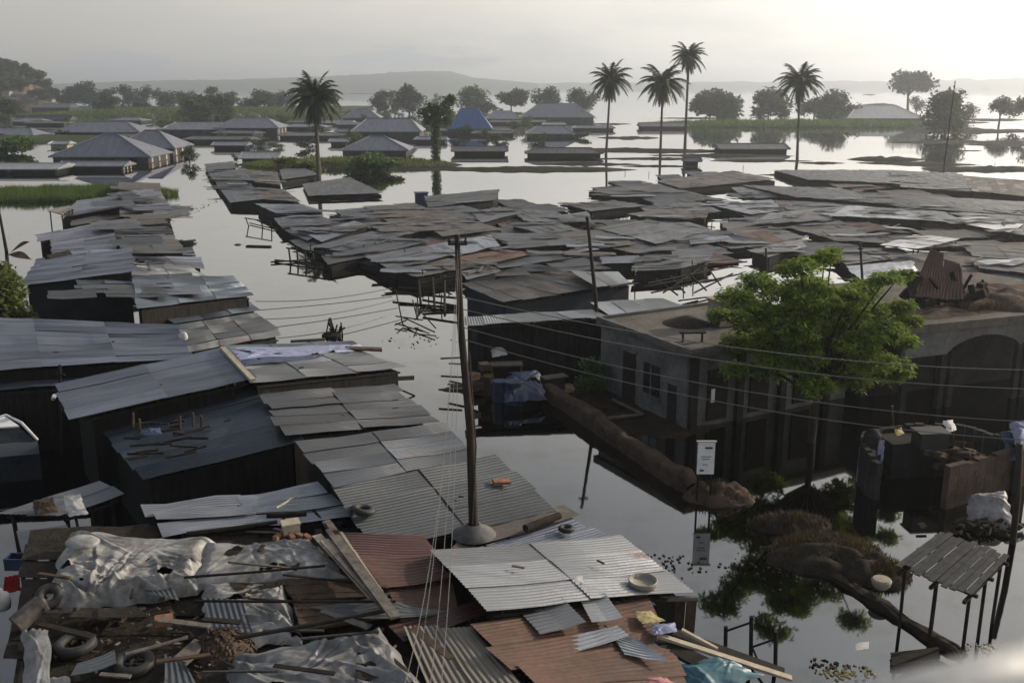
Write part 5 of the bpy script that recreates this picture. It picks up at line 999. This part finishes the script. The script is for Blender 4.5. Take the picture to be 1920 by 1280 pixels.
for k, pts in enumerate([[(975, 1150), (1045, 1138), (1088, 1180), (1022, 1200)], [(1100, 1135), (1130, 1128), (1160, 1170), (1125, 1178)], [(1070, 1212), (1140, 1190), (1160, 1208), (1085, 1235)], [(1150, 1195), (1185, 1210), (1235, 1250), (1190, 1245)]]):
    mb = MB(); sheets(mb, [p + Vector((0, 0, .11)) for p in quad('0', pts, 2.55 - .1*k)], 'u', True); mb.build('bare_metal_patch', 'tin_light', r_)
near('beige corrugated roof with ribs running down at the bottom centre', [(765, 1192), (888, 1188), (1010, 1330), (830, 1340)], [2.6, 2.65, 2.6, 2.5], 'tin_beige', 'v', rough=2)
near('red brown corrugated roof with a curled edge', [(655, 1008), (772, 1008), (842, 1090), (735, 1100)], [2.9, 2.85, 2.7, 2.75], 'tin_red', rough=2.5)
near('dark plank roof patch below the red brown roof', [(735, 1095), (835, 1090), (850, 1150), (765, 1170)], [2.65, 2.6, 2.5, 2.55], 'tin_rust', rough=2.5)
near('narrow red sheet lying in front of the silver roof', [(742, 1178), (905, 1128), (915, 1150), (768, 1203)], [2.55, 2.55, 2.5, 2.5], 'tin_red', rough=1.5)
near('loose grey sheets with black gaps above the white tarpaulins', [(298, 948), (595, 914), (650, 968), (325, 1004)], [2.6, 2.85, 2.85, 2.55], 'tin_light', rough=3, sw=.6)
near('broad debris covered platform roof at the bottom left', [(85, 1000), (662, 988), (1050, 1345), (30, 1345)], [2.35, 2.5, 2.3, 2.3], 'debris_dark', wall='wall_dark', name='platform_roof', ribs=.001, rough=3)
near('slanting pale sheet lying in the dark yard at the left', [(5, 962), (180, 906), (225, 930), (120, 968)], [1.6, 1.7, 1.6, 1.5], 'tin_light', wall=None, posts=True)
near('small lilac sheet in the dark yard beside the white tarpaulin', [(42, 998), (112, 992), (118, 1036), (50, 1034)], [1.8, 1.8, 1.7, 1.7], 'tin_blue', wall=None, posts=True)
# ridge beam, crumpled strips, tarps
mb = MB(); mb.beam(P(417, 652, 3.55), P(474, 713, 3.52), .17, .10, jag=.1); one('ridge_beam', 'pale beam laid along the ridge between lavender and grey roofs', 'beam', 'wood_pale', mb)
cloth('long crumpled blue and lilac plastic strip on the roof right of the ridge beam', '0', [(432, 651), (648, 644), (680, 657), (446, 672)], [3.48, 2.58, 2.5, 3.48], 'tarp_lilac', amp=.05, droop=.03, n=60, fold=(.8, 2.2))
cloth('dark blue green plastic strip along the lower edge of the lilac one', '0', [(446, 672), (655, 658), (672, 664), (456, 684)], [3.46, 2.58, 2.52, 3.44], 'tarp_blue', amp=.03, droop=.02, n=50, name='plastic_strip', cat='plastic strip')
mb = MB(); mb.beam(P(648, 652, 2.62), P(716, 655, 2.5), .42, .06, jag=.2); one('brown_board', 'brown board sticking out over the channel from the lilac strip', 'board', 'wood_brown', mb)
CLO = cloth
CLO('big crumpled white tarpaulin at the left of the platform roof', '0', [(128, 982), (405, 1002), (372, 1094), (72, 1128)], [2.95, 2.85, 2.75, 2.7], 'tarp_white', amp=.13, n=160, fold=(.7, .3), seed=1, droop=.3)
CLO('pale grey tarpaulin stretched beside the timber stack', '0', [(385, 1004), (590, 1010), (655, 1072), (345, 1088)], [2.85, 2.9, 2.8, 2.75], 'tarp_white', amp=.08, n=140, fold=(.5, .8), seed=12)
CLO('bulging folded white sheet in the centre of the platform roof', '0', [(378, 1086), (525, 1074), (565, 1186), (385, 1204)], [2.75, 2.8, 2.65, 2.6], 'tarp_white', amp=.13, n=120, fold=(.4, 1.5), seed=23)
CLO('large creased grey tarpaulin at the bottom of the picture', '0', [(430, 1222), (725, 1160), (835, 1345), (400, 1345)], [2.6, 2.75, 2.6, 2.55], 'tarp_grey', amp=.13, n=160, fold=(1.0, .5), seed=31)
CLO('narrow pale cloth hanging at the bottom left corner', '0', [(42, 1172), (92, 1166), (96, 1345), (44, 1345)], [2.6, 2.7, 2.6, 2.5], 'tarp_grey', amp=.1, n=60, fold=(1.5, .4), seed=40)
CLO('small pale cloth in front of the two tyres at the bottom', '0', [(60, 1262), (130, 1255), (150, 1340), (70, 1340)], [2.55, 2.6, 2.5, 2.5], 'tarp_white', amp=.09, n=40, seed=41)
CLO('turquoise sheet draped over boards at the bottom right of the roofs', '0', [(1262, 1238), (1350, 1226), (1432, 1262), (1300, 1300)], [2.2, 2.2, 1.95, 2.0], 'tarp_teal', amp=.12, n=80, fold=(.6, 1.3), seed=50)
CLO('pink and white cloth bundle at the bottom edge beside the turquoise sheet', '0', [(1195, 1256), (1250, 1262), (1300, 1290), (1215, 1292)], 2.35, 'cloth_pink', amp=.12, n=40, seed=51, name='cloth_bundle', cat='cloth bundle')
CLO('crumpled yellowish cloth on the corner of the rust brown roof', '0', [(1192, 1142), (1220, 1140), (1250, 1160), (1205, 1166)], 2.45, 'cloth_yellow', amp=.09, n=36, seed=52, name='cloth_bundle', cat='cloth bundle')
CLO('lavender blue plastic bag next to the yellowish cloth', '0', [(1222, 1166), (1265, 1162), (1272, 1182), (1228, 1188)], 2.42, 'tarp_lilac', amp=.12, n=36, seed=53, name='plastic_bag', cat='bag')
CLO('lilac cloth hanging over the right end of the silver roof', '0', [(1180, 1098), (1200, 1090), (1232, 1130), (1200, 1132)], [2.45, 2.42, 2.2, 2.2], 'tarp_lilac', amp=.06, n=30, seed=54, name='hanging_cloth', cat='cloth')
# brown panels under the tarps
for lb, pts in (('brown boarded panel between the folded white sheet and the timber stack', [(505, 1070), (690, 1062), (745, 1120), (548, 1128)]), ('lower brown boarded panel behind the creased grey tarpaulin', [(548, 1134), (735, 1130), (728, 1158), (562, 1186)])):
    mb = MB(); q = quad('0', pts, 2.62)
    for i in range(7):
        e = [bil(q, rnd.uniform(0, .02), i/7), bil(q, 1, i/7), bil(q, 1, (i + .96)/7), bil(q, rnd.uniform(0, .02), (i + .96)/7)]; z = .05 + .01*(i % 2); mb.hexa(e, [p + Vector((0, 0, z)) for p in e])
    one('board_panel', lb, 'boards', 'wood_brown', mb)
for lb, x0, y0, x1, y1, w_, m in (('long thin black pole lying across the platform roof', 365, 1126, 742, 1127, .04, 'wood_dark'), ('dark pole along the top of the creased grey tarpaulin', 440, 1196, 735, 1142, .06, 'wood_dark'), ('black pole across the pale grey tarpaulin', 345, 1082, 610, 1060, .04, 'wood_dark'), ('pale batten lying on the dark debris at the bottom left', 235, 1226, 352, 1194, .05, 'wood_grey'), ('short black bar on the loose grey sheets', 500, 966, 575, 962, .10, 'wood_dark'), ('slanting pale stick on the loose grey sheets', 518, 952, 556, 928, .04, 'wood_pale'), ('long black bar put in for the shaded gap above the pale grey tarpaulin', 350, 1000, 520, 978, .07, 'wood_dark')):
    mb = MB(); mb.tube([P(x0, y0, 2.98), P((x0 + x1)/2, (y0 + y1)/2 + 1, 2.97), P(x1, y1, 2.98)], w_/2*1.3, 7); one('pole', lb, 'pole', m, mb)  # the last bar is a dark strip added for a shaded gap
# timber stack
for k in range(20):
    t = rnd.uniform(-1, 1); u0 = rnd.uniform(0, .35); u1 = rnd.uniform(.6, 1); a = (lerp(590, 750, u0) + t*24, lerp(972, 1172, u0)); b = (lerp(590, 750, u1) + t*9, lerp(972, 1172, u1)); z = 2.98 + .03*(k % 5)
    mb = MB(); mb.beam(P(*a, z), P(*b, z - .05 + rnd.uniform(-.03, .05)), rnd.uniform(.06, .2), .04, jag=.25); one('weathered_plank', 'weathered grey plank in the diagonal timber stack', 'plank', rnd.choice(['wood_grey', 'wood_grey', 'wood_pale', 'wood_dark', 'wood_brown']), mb, 'planks of the diagonal timber stack')
# tyres
def tyre(label, x, y, z, R_, r_t, tilt=(0, 0)):
    p = P(x, y, z); root = thing('tyre', label, 'tyre', tuple(p)); mb = MB(); prof = []
    for k in range(13):
        a = 2*math.pi*k/12; prof.append((R_ - r_t + r_t*math.cos(a)*1.0, r_t + r_t*.95*math.sin(a)))
    mb.lathe(p, prof, 30, tilt); mb.build('casing', 'rubber', root, smooth=True); mb = MB(); mb.lathe(p, [(R_*1.005, r_t*.6), (R_*1.012, r_t*.8), (R_*1.012, r_t*1.2), (R_*1.005, r_t*1.4)], 30, tilt); mb.build('tread', 'rubber', root)
tyre('tyre lying in the dark debris at the far bottom left', 142, 1216, 2.45, .36, .09); tyre('tyre lying right of the far bottom left one', 252, 1250, 2.45, .35, .09, (.1, .05)); tyre('tyre on the dark ribbed roof left of the leaning pole', 680, 962, 2.95, .27, .08, (-.1, .2)); tyre('small tyre on the blue roof corner behind the silver roof', 1062, 995, 2.2, .19, .06); tyre('tyre standing against the left end of the white tarpaulin', 92, 1122, 2.6, .27, .1, (.7, .3))
mb = MB(); mb.lathe(P(155, 1018, 3.0), [(.33, 0), (.34, .03), (.28, .08), (.15, .11), (.01, .12)], 26, (.05, .06), squash=.8); one('upturned_basin', 'round pale basin turned upside down on the white tarpaulin', 'basin', 'tarp_white', mb, smooth=True)
mb = MB(); p = P(1205, 1100, 2.4); mb.lathe(p, [(.01, .02), (.22, .02), (.27, .05), (.29, .16), (.27, .17), (.24, .09), (.01, .08)], 26); one('metal_basin', 'shallow metal basin on the right end of the silver roof', 'basin', 'tin_beige', mb, smooth=True)
CLO('small white bag lying on the silver roof', '0', [(1074, 1078), (1092, 1076), (1098, 1090), (1078, 1092)], 2.68, 'cloth_white', amp=.07, n=20, seed=60, name='white_bag', cat='bag')
mb = MB(); mb.box(P(940, 902, 2.62), (.42, .26, .06), .25, (0, .1)); one('terracotta_slab', 'flat orange brown slab on the dark ribbed roof right of the pole', 'slab', 'brick', mb)
mb = MB(); p = P(545, 988, 3.05); mb.box(p, (.34, .28, .2), .4); mb.box(p + Vector((0, 0, .115)), (.38, .32, .025), .4); one('pale_box', 'small sunlit pale box at the head of the timber stack', 'box', 'wood_pale', mb)
for k in range(5): mb = MB(); mb.box(P(520 + 14*k, 1004 + rnd.uniform(-4, 4), 2.95), (.2, .1, .09), rnd.uniform(0, 3)); one('brick', 'orange brown brick beside the pale box', 'brick', 'brick', mb, 'bricks beside the pale box')
mb = MB(); mb.box(P(307, 1162, 2.68), (.3, .2, .14), .3); one('brick', 'single pinkish block in the dark debris above the gravel', 'brick', 'brick', mb)
mb = MB(); mb.box(P(357, 1222, 2.65), (.26, .62, .08), -.3, (0, .15)); one('offcut_board', 'small pale panel lying beside the gravel at the bottom left', 'panel', 'wood_grey', mb)
mound_c = P(415, 1222, 2.4)
mb = MB(); mb.lathe(mound_c, [(.6, 0), (.5, .14), (.3, .28), (.1, .34), (.01, .35)], 26)
for _ in range(260):
    a, q = rnd.uniform(0, 6.28), math.sqrt(rnd.random()); s2 = rnd.uniform(.03, .08); mb.box(mound_c + Vector((.62*q*math.cos(a), .62*q*math.sin(a), .36*(1 - q*q) + .01)), (s2, s2*.8, s2*.7), a*3, (a, q))
one('gravel_heap', 'heap of brown gravel between pale panel and folded white sheet', 'gravel heap', 'mud_wall', mb)
mb = MB(); mb.tube([P(30, 1172, 2.55), P(78, 1128, 2.8)], [.19, .16], 12); mb.tube([P(78, 1128, 2.8), P(90, 1145, 2.7)], [.08, .05], 8); one('rolled_mat', 'rolled pale mat leaning at the left corner of the platform roof', 'rolled mat', 'wood_grey', mb)
CLO('red cloth in the dark at the left edge', '0', [(8, 1078), (36, 1072), (42, 1104), (10, 1112)], [2.3, 2.3, 1.9, 1.9], 'cloth_red', amp=.1, n=24, seed=70, name='red_cloth', cat='cloth')
mb = MB(); p = P(4, 1140, 2.0); mb.lathe(p, [(.01, 0), (.16, 0), (.18, .15), (.15, .3), (.06, .36), (.05, .42), (.01, .42)], 16); one('white_jug', 'white plastic jug at the left edge under the red cloth', 'jug', 'cloth_white', mb, smooth=True)
mb = MB(); p = P(36, 1062, 2.1)
for sx, sy, dx, dy in ((0, -.15, .46, .03), (0, .15, .46, .03), (-.22, 0, .03, .3), (.22, 0, .03, .3)): mb.box(p + Vector((sx, sy, .12)), (dx, dy, .26))
mb.box(p, (.44, .28, .03)); one('blue_crate', 'dark blue open crate at the left edge above the red cloth', 'crate', 'drum_blue', mb)
CLO('orange brown cloth in the shade under the long grey roof', '0', [(0, 738), (25, 730), (28, 762), (-5, 770)], [1.9, 1.9, 1.3, 1.3], 'cloth_orange', amp=.1, n=24, seed=71, name='orange_cloth', cat='cloth')
CLO('second smaller orange cloth right of the first in the shade', '0', [(52, 724), (72, 722), (68, 748), (56, 750)], [1.9, 1.9, 1.4, 1.4], 'cloth_orange', amp=.08, n=20, seed=72, name='orange_cloth', cat='cloth')
mb = MB(); mb.tube([P(102, 742, 2.1), P(98, 752, 1.5)], .07, 10); one('white_bottle', 'white bottle hanging beside the left corner of the lavender roof', 'bottle', 'white_paint', mb)
mb = MB(); p = P(113, 850, 0); mb.tube([Vector((p.x, p.y, -.4)), Q(112, 684, p.y)], .05, 8); mb.beam(Q(104, 700, p.y), Q(122, 703, p.y), .05); one('dark_post', 'dark post with a crosspiece at the left corner of the lavender roof', 'post', 'wood_dark', mb)
CLO('sunlit whitish bundle hanging in the dark yard under the lavender roof', '0', [(120, 926), (150, 922), (165, 962), (128, 966)], [2.0, 2.0, 1.6, 1.6], 'cloth_white', amp=.12, n=30, seed=73, name='hanging_bundle', cat='bundle')
CLO('brown bundle left of the whitish one in the dark yard', '0', [(62, 935), (98, 930), (110, 958), (66, 962)], [1.9, 1.9, 1.7, 1.7], 'wood_brown', amp=.12, n=30, seed=74, name='hanging_bundle', cat='bundle')
mb = MB(); p = P(342, 634, 2.95); mb.lathe(p, [(.01, 0), (.15, .02), (.18, .1), (.12, .22), (.05, .3), (.01, .31)], 14, (.5, .5)); one('white_sack', 'white sack at the right corner of the long grey roof', 'sack', 'cloth_white', mb)
mb = MB(); p = P(117, 478, 2.55); mb.tube([P(88, 486, 2.5), P(130, 476, 2.6)], .22, 10); mb.build; one('dark_bundle', 'dark rolled bundle lying on the broad lavender roof above the pond', 'bundle', 'debris_dark', mb)
mb = MB()
for k in range(4): x = 135 + k*18; mb.beam(P(x, 500, 2.68), P(x + 120, 485 + k*3, 2.75), .1, .04, jag=.2)
one('laid_boards', 'brown boards laid on the wide roof over the slate wall', 'boards', 'wood_brown', mb)
# rack of firewood in the dark
root = thing('wood_rack', 'dark rack of stacked sticks with blue rags under the lavender roof', 'rack', tuple(P(300, 840, 2.4)))
mb = MB()
for k in range(26): x = rnd.uniform(228, 350); y = rnd.uniform(790, 868); mb.beam(P(x, y, 2.65 + .02*(k % 4)), P(x + rnd.uniform(20, 60), y + rnd.uniform(-12, 4), 2.66 + .02*(k % 5)), .06, .05, jag=.3)
mb.build('stick_pile', 'wood_dark', root)['kind'] = 'stuff'
for x, y in ((262, 812), (338, 806), (362, 800), (378, 806), (250, 800)): mb = MB(); p = P(x, y, 2.6); mb.tube([p, p + Vector((.03, 0, .42))], .035, 7); mb.build('upright', 'wood_brown', root)
cloth('', '0', [(264, 800), (300, 795), (304, 808), (270, 812)], 2.95, 'tarp_blue', name='blue_rag', amp=.08, n=20, parent=root, seed=80)
# white vehicle nose at the left edge
root = thing('parked_car', 'nose of an old pale car with curved white roof edge in the dark left', 'car', tuple(P(20, 880, 0)))
zc = 1.35; mb = MB(); a = [P(-60, 800, 1.45), P(12, 778, 1.5), P(40, 792, 1.45), P(70, 824, 1.1)]; mb.tube(a, [.05, .05, .045, .04], 8); mb.build('windscreen_frame', 'white_paint', root, smooth=True)
mb = MB(); q = [P(-80, 782, 1.5), P(10, 780, 1.5), P(36, 798, 1.42), P(-80, 806, 1.42)]; mb.hexa([p - Vector((0, 0, .05)) for p in q], q); mb.build('roof', 'white_paint', root)
mb = MB(); q = [P(-80, 806, 1.38), P(34, 800, 1.38), P(66, 826, 1.05), P(-80, 838, 1.05)]; mb.hexa([p - Vector((0, 0, .04)) for p in q], q); mb.build('windscreen', 'glass_dark', root)
mb = MB(); mb.grid(lambda u, v: bil([P(-80, 838, 1.06), P(70, 826, 1.04), P(74, 850, .85), P(-80, 864, .85)], u, v) + Vector((0, 0, .07*math.sin(math.pi*v))), 16, 8); mb.build('bonnet', 'tin_deep', root, smooth=True)
mb = MB(); q = [P(-80, 864, .84), P(74, 850, .84), P(66, 842, .84), P(-80, 850, .84)]; mb.hexa([Vector((p.x, p.y, -.3)) for p in q], q); mb.build('front_panel', 'wall_slate', root)
# right end clutter
for lb, x0, y0, x1, y1, z0, z1, w_, m in (('long pale beam slanting down to the water at the bottom right of the roofs', 1232, 1190, 1484, 1272, 2.35, 1.75, .13, 'wood_pale'), ('thin pale batten above the long pale beam', 1278, 1180, 1345, 1216, 2.3, 2.1, .07, 'wood_pale'), ('dark plank under the long pale beam', 1262, 1186, 1470, 1262, 2.2, 1.7, .28, 'wood_dark'), ('dark grey plank left of the turquoise sheet', 1215, 1210, 1270, 1262, 2.25, 2.1, .3, 'wood_grey'), ('black board between rust brown roof and turquoise sheet', 1235, 1200, 1330, 1250, 2.2, 2.1, .35, 'wood_dark')):
    mb = MB(); mb.beam(P(x0, y0, z0), P(x1, y1, z1), w_, .06, jag=.15); one('beam', lb, 'beam', m, mb)
for lb, x, y, w_, h_ in (('wide brown board hanging from the right end of the silver roof', 1268, 1118, .36, .95), ('narrow brown board hanging at the very right of the silver roof', 1296, 1124, .2, .75), ('black post under the right corner of the silver roof', 1243, 1118, .12, 1.4)):
    p = P(x, y, 2.1); mb = MB(); mb.box(p - Vector((0, 0, h_/2)), (w_, .05, h_), .1, (0, .03)); one('loose_board', lb, 'board', 'wood_brown' if 'brown' in lb else 'wood_dark', mb)
mb = MB(); mb.tube([P(1238, 1122, 2.15), P(1308, 1122, 2.1)], .06, 8); one('driftwood_pole', 'pale crooked stick over the hanging boards', 'stick', 'wood_grey', mb)
mb = MB(); mb.tube([P(985, 990, 2.42), P(1048, 966, 2.35)], .09, 10); one('rolled_sheet', 'dark rolled sheet at the tip of the rusty brown strip', 'rolled sheet', 'debris_dark', mb)
mb = MB(); mb.beam(P(700, 708, 1.5), P(778, 742, .9), .05); mb.beam(P(705, 712, 1.6), P(776, 708, 1.2), .06, .12, jag=.4); mb.beam(P(778, 742, .9), P(755, 752, .8), .05); mb.beam(P(698, 700, 2.0), P(698, 730, .6), .06); one('stick_rack', 'broken stick frame hanging over the channel beyond the grey roof point', 'frame', 'wood_dark', mb)
# small debris over the platform
for nm, lb, m, cnt, box_, sz in (('wood_chips', 'scattered wood chips and rubble on the dark debris at the bottom left', 'mud_wall', 150, (110, 1120, 500, 1270), .05), ('scraps', 'small pale scraps scattered among the tarpaulins', 'wood_grey', 60, (130, 1080, 760, 1270), .05)):
    mb = MB()
    for _ in range(cnt): p = P(rnd.uniform(box_[0], box_[2]), rnd.uniform(box_[1], box_[3]), 2.52); s2 = sz*rnd.uniform(.4, 1.8); mb.box(p, (s2*1.5, s2*.7, s2*.4), rnd.uniform(0, 3), (rnd.gauss(0, .3), rnd.gauss(0, .3)))
    tag(mb.build(nm, m), lb, 'debris', kind='stuff')
# corrugated scraps and sticks thrown on the near roofs
for k, (x, y, z) in enumerate([(680, 870, 2.95), (790, 880, 2.85), (735, 765, 2.8), (640, 775, 2.95), (560, 690, 3.1), (210, 640, 3.02), (100, 660, 2.95), (860, 930, 2.65), (420, 790, 2.75), (960, 1060, 2.85), (1120, 1050, 2.6), (300, 720, 3.3)]):
    mb = MB(); a = P(x, y, z + .05); b = a + Vector((rnd.uniform(.1, .35), rnd.uniform(-.15, .15), 0)); mb.beam(a, b, .04, .03, jag=.3); one('stick', 'small stick lying on one of the near tin roofs', 'stick', rnd.choice(['wood_dark', 'wood_brown', 'wood_grey']), mb, 'small sticks on the near roofs')

# boards, battens and torn sheets strewn over the platform roof
for k in range(30):
    x, y = rnd.uniform(110, 860), rnd.uniform(1000, 1275)
    if x + (y - 1000)*-.9 > 640 or rnd.random() < .15: continue
    a = P(x, y, 2.94 + .01*(k % 4)); ang = rnd.choice([.1, -.2, 2.6, 2.9, 1.9]) + rnd.gauss(0, .25); l = rnd.uniform(.3, 1.5); wd_ = rnd.choice([.04, .05, .08, .14])
    mb = MB(); mb.beam(a, a + Vector((l*math.cos(ang), l*math.sin(ang), rnd.uniform(-.08, .03))), wd_, .03, jag=.3); one('scrap_board', 'scrap board or batten strewn over the tarpaulins and debris at the bottom left', 'board', rnd.choice(['wood_dark', 'wood_dark', 'wood_brown', 'wood_grey', 'wood_slate']), mb, 'scrap boards strewn over the platform roof')
for k, (x, y) in enumerate([(200, 1150), (300, 1110), (420, 1150), (180, 1250), (330, 1260), (480, 1110), (640, 1150), (700, 1230), (760, 1150)]):
    q = [P(x + dx + rnd.uniform(-12, 12), y + dy + rnd.uniform(-6, 6), 2.6 + .05*rnd.random()) for dx, dy in ((-26, -10), (28, -12), (32, 12), (-22, 13))]
    mb = MB(); sheets(mb, q, rnd.choice('uv'), False, rough=3, sw=.6); one('torn_sheet', 'torn dark tin sheet lying among the debris at the bottom left', 'tin sheet', rnd.choice(['tin_dark', 'debris_dark', 'tin_deep', 'wood_brown']), mb, 'torn sheets on the platform roof', smooth=True)
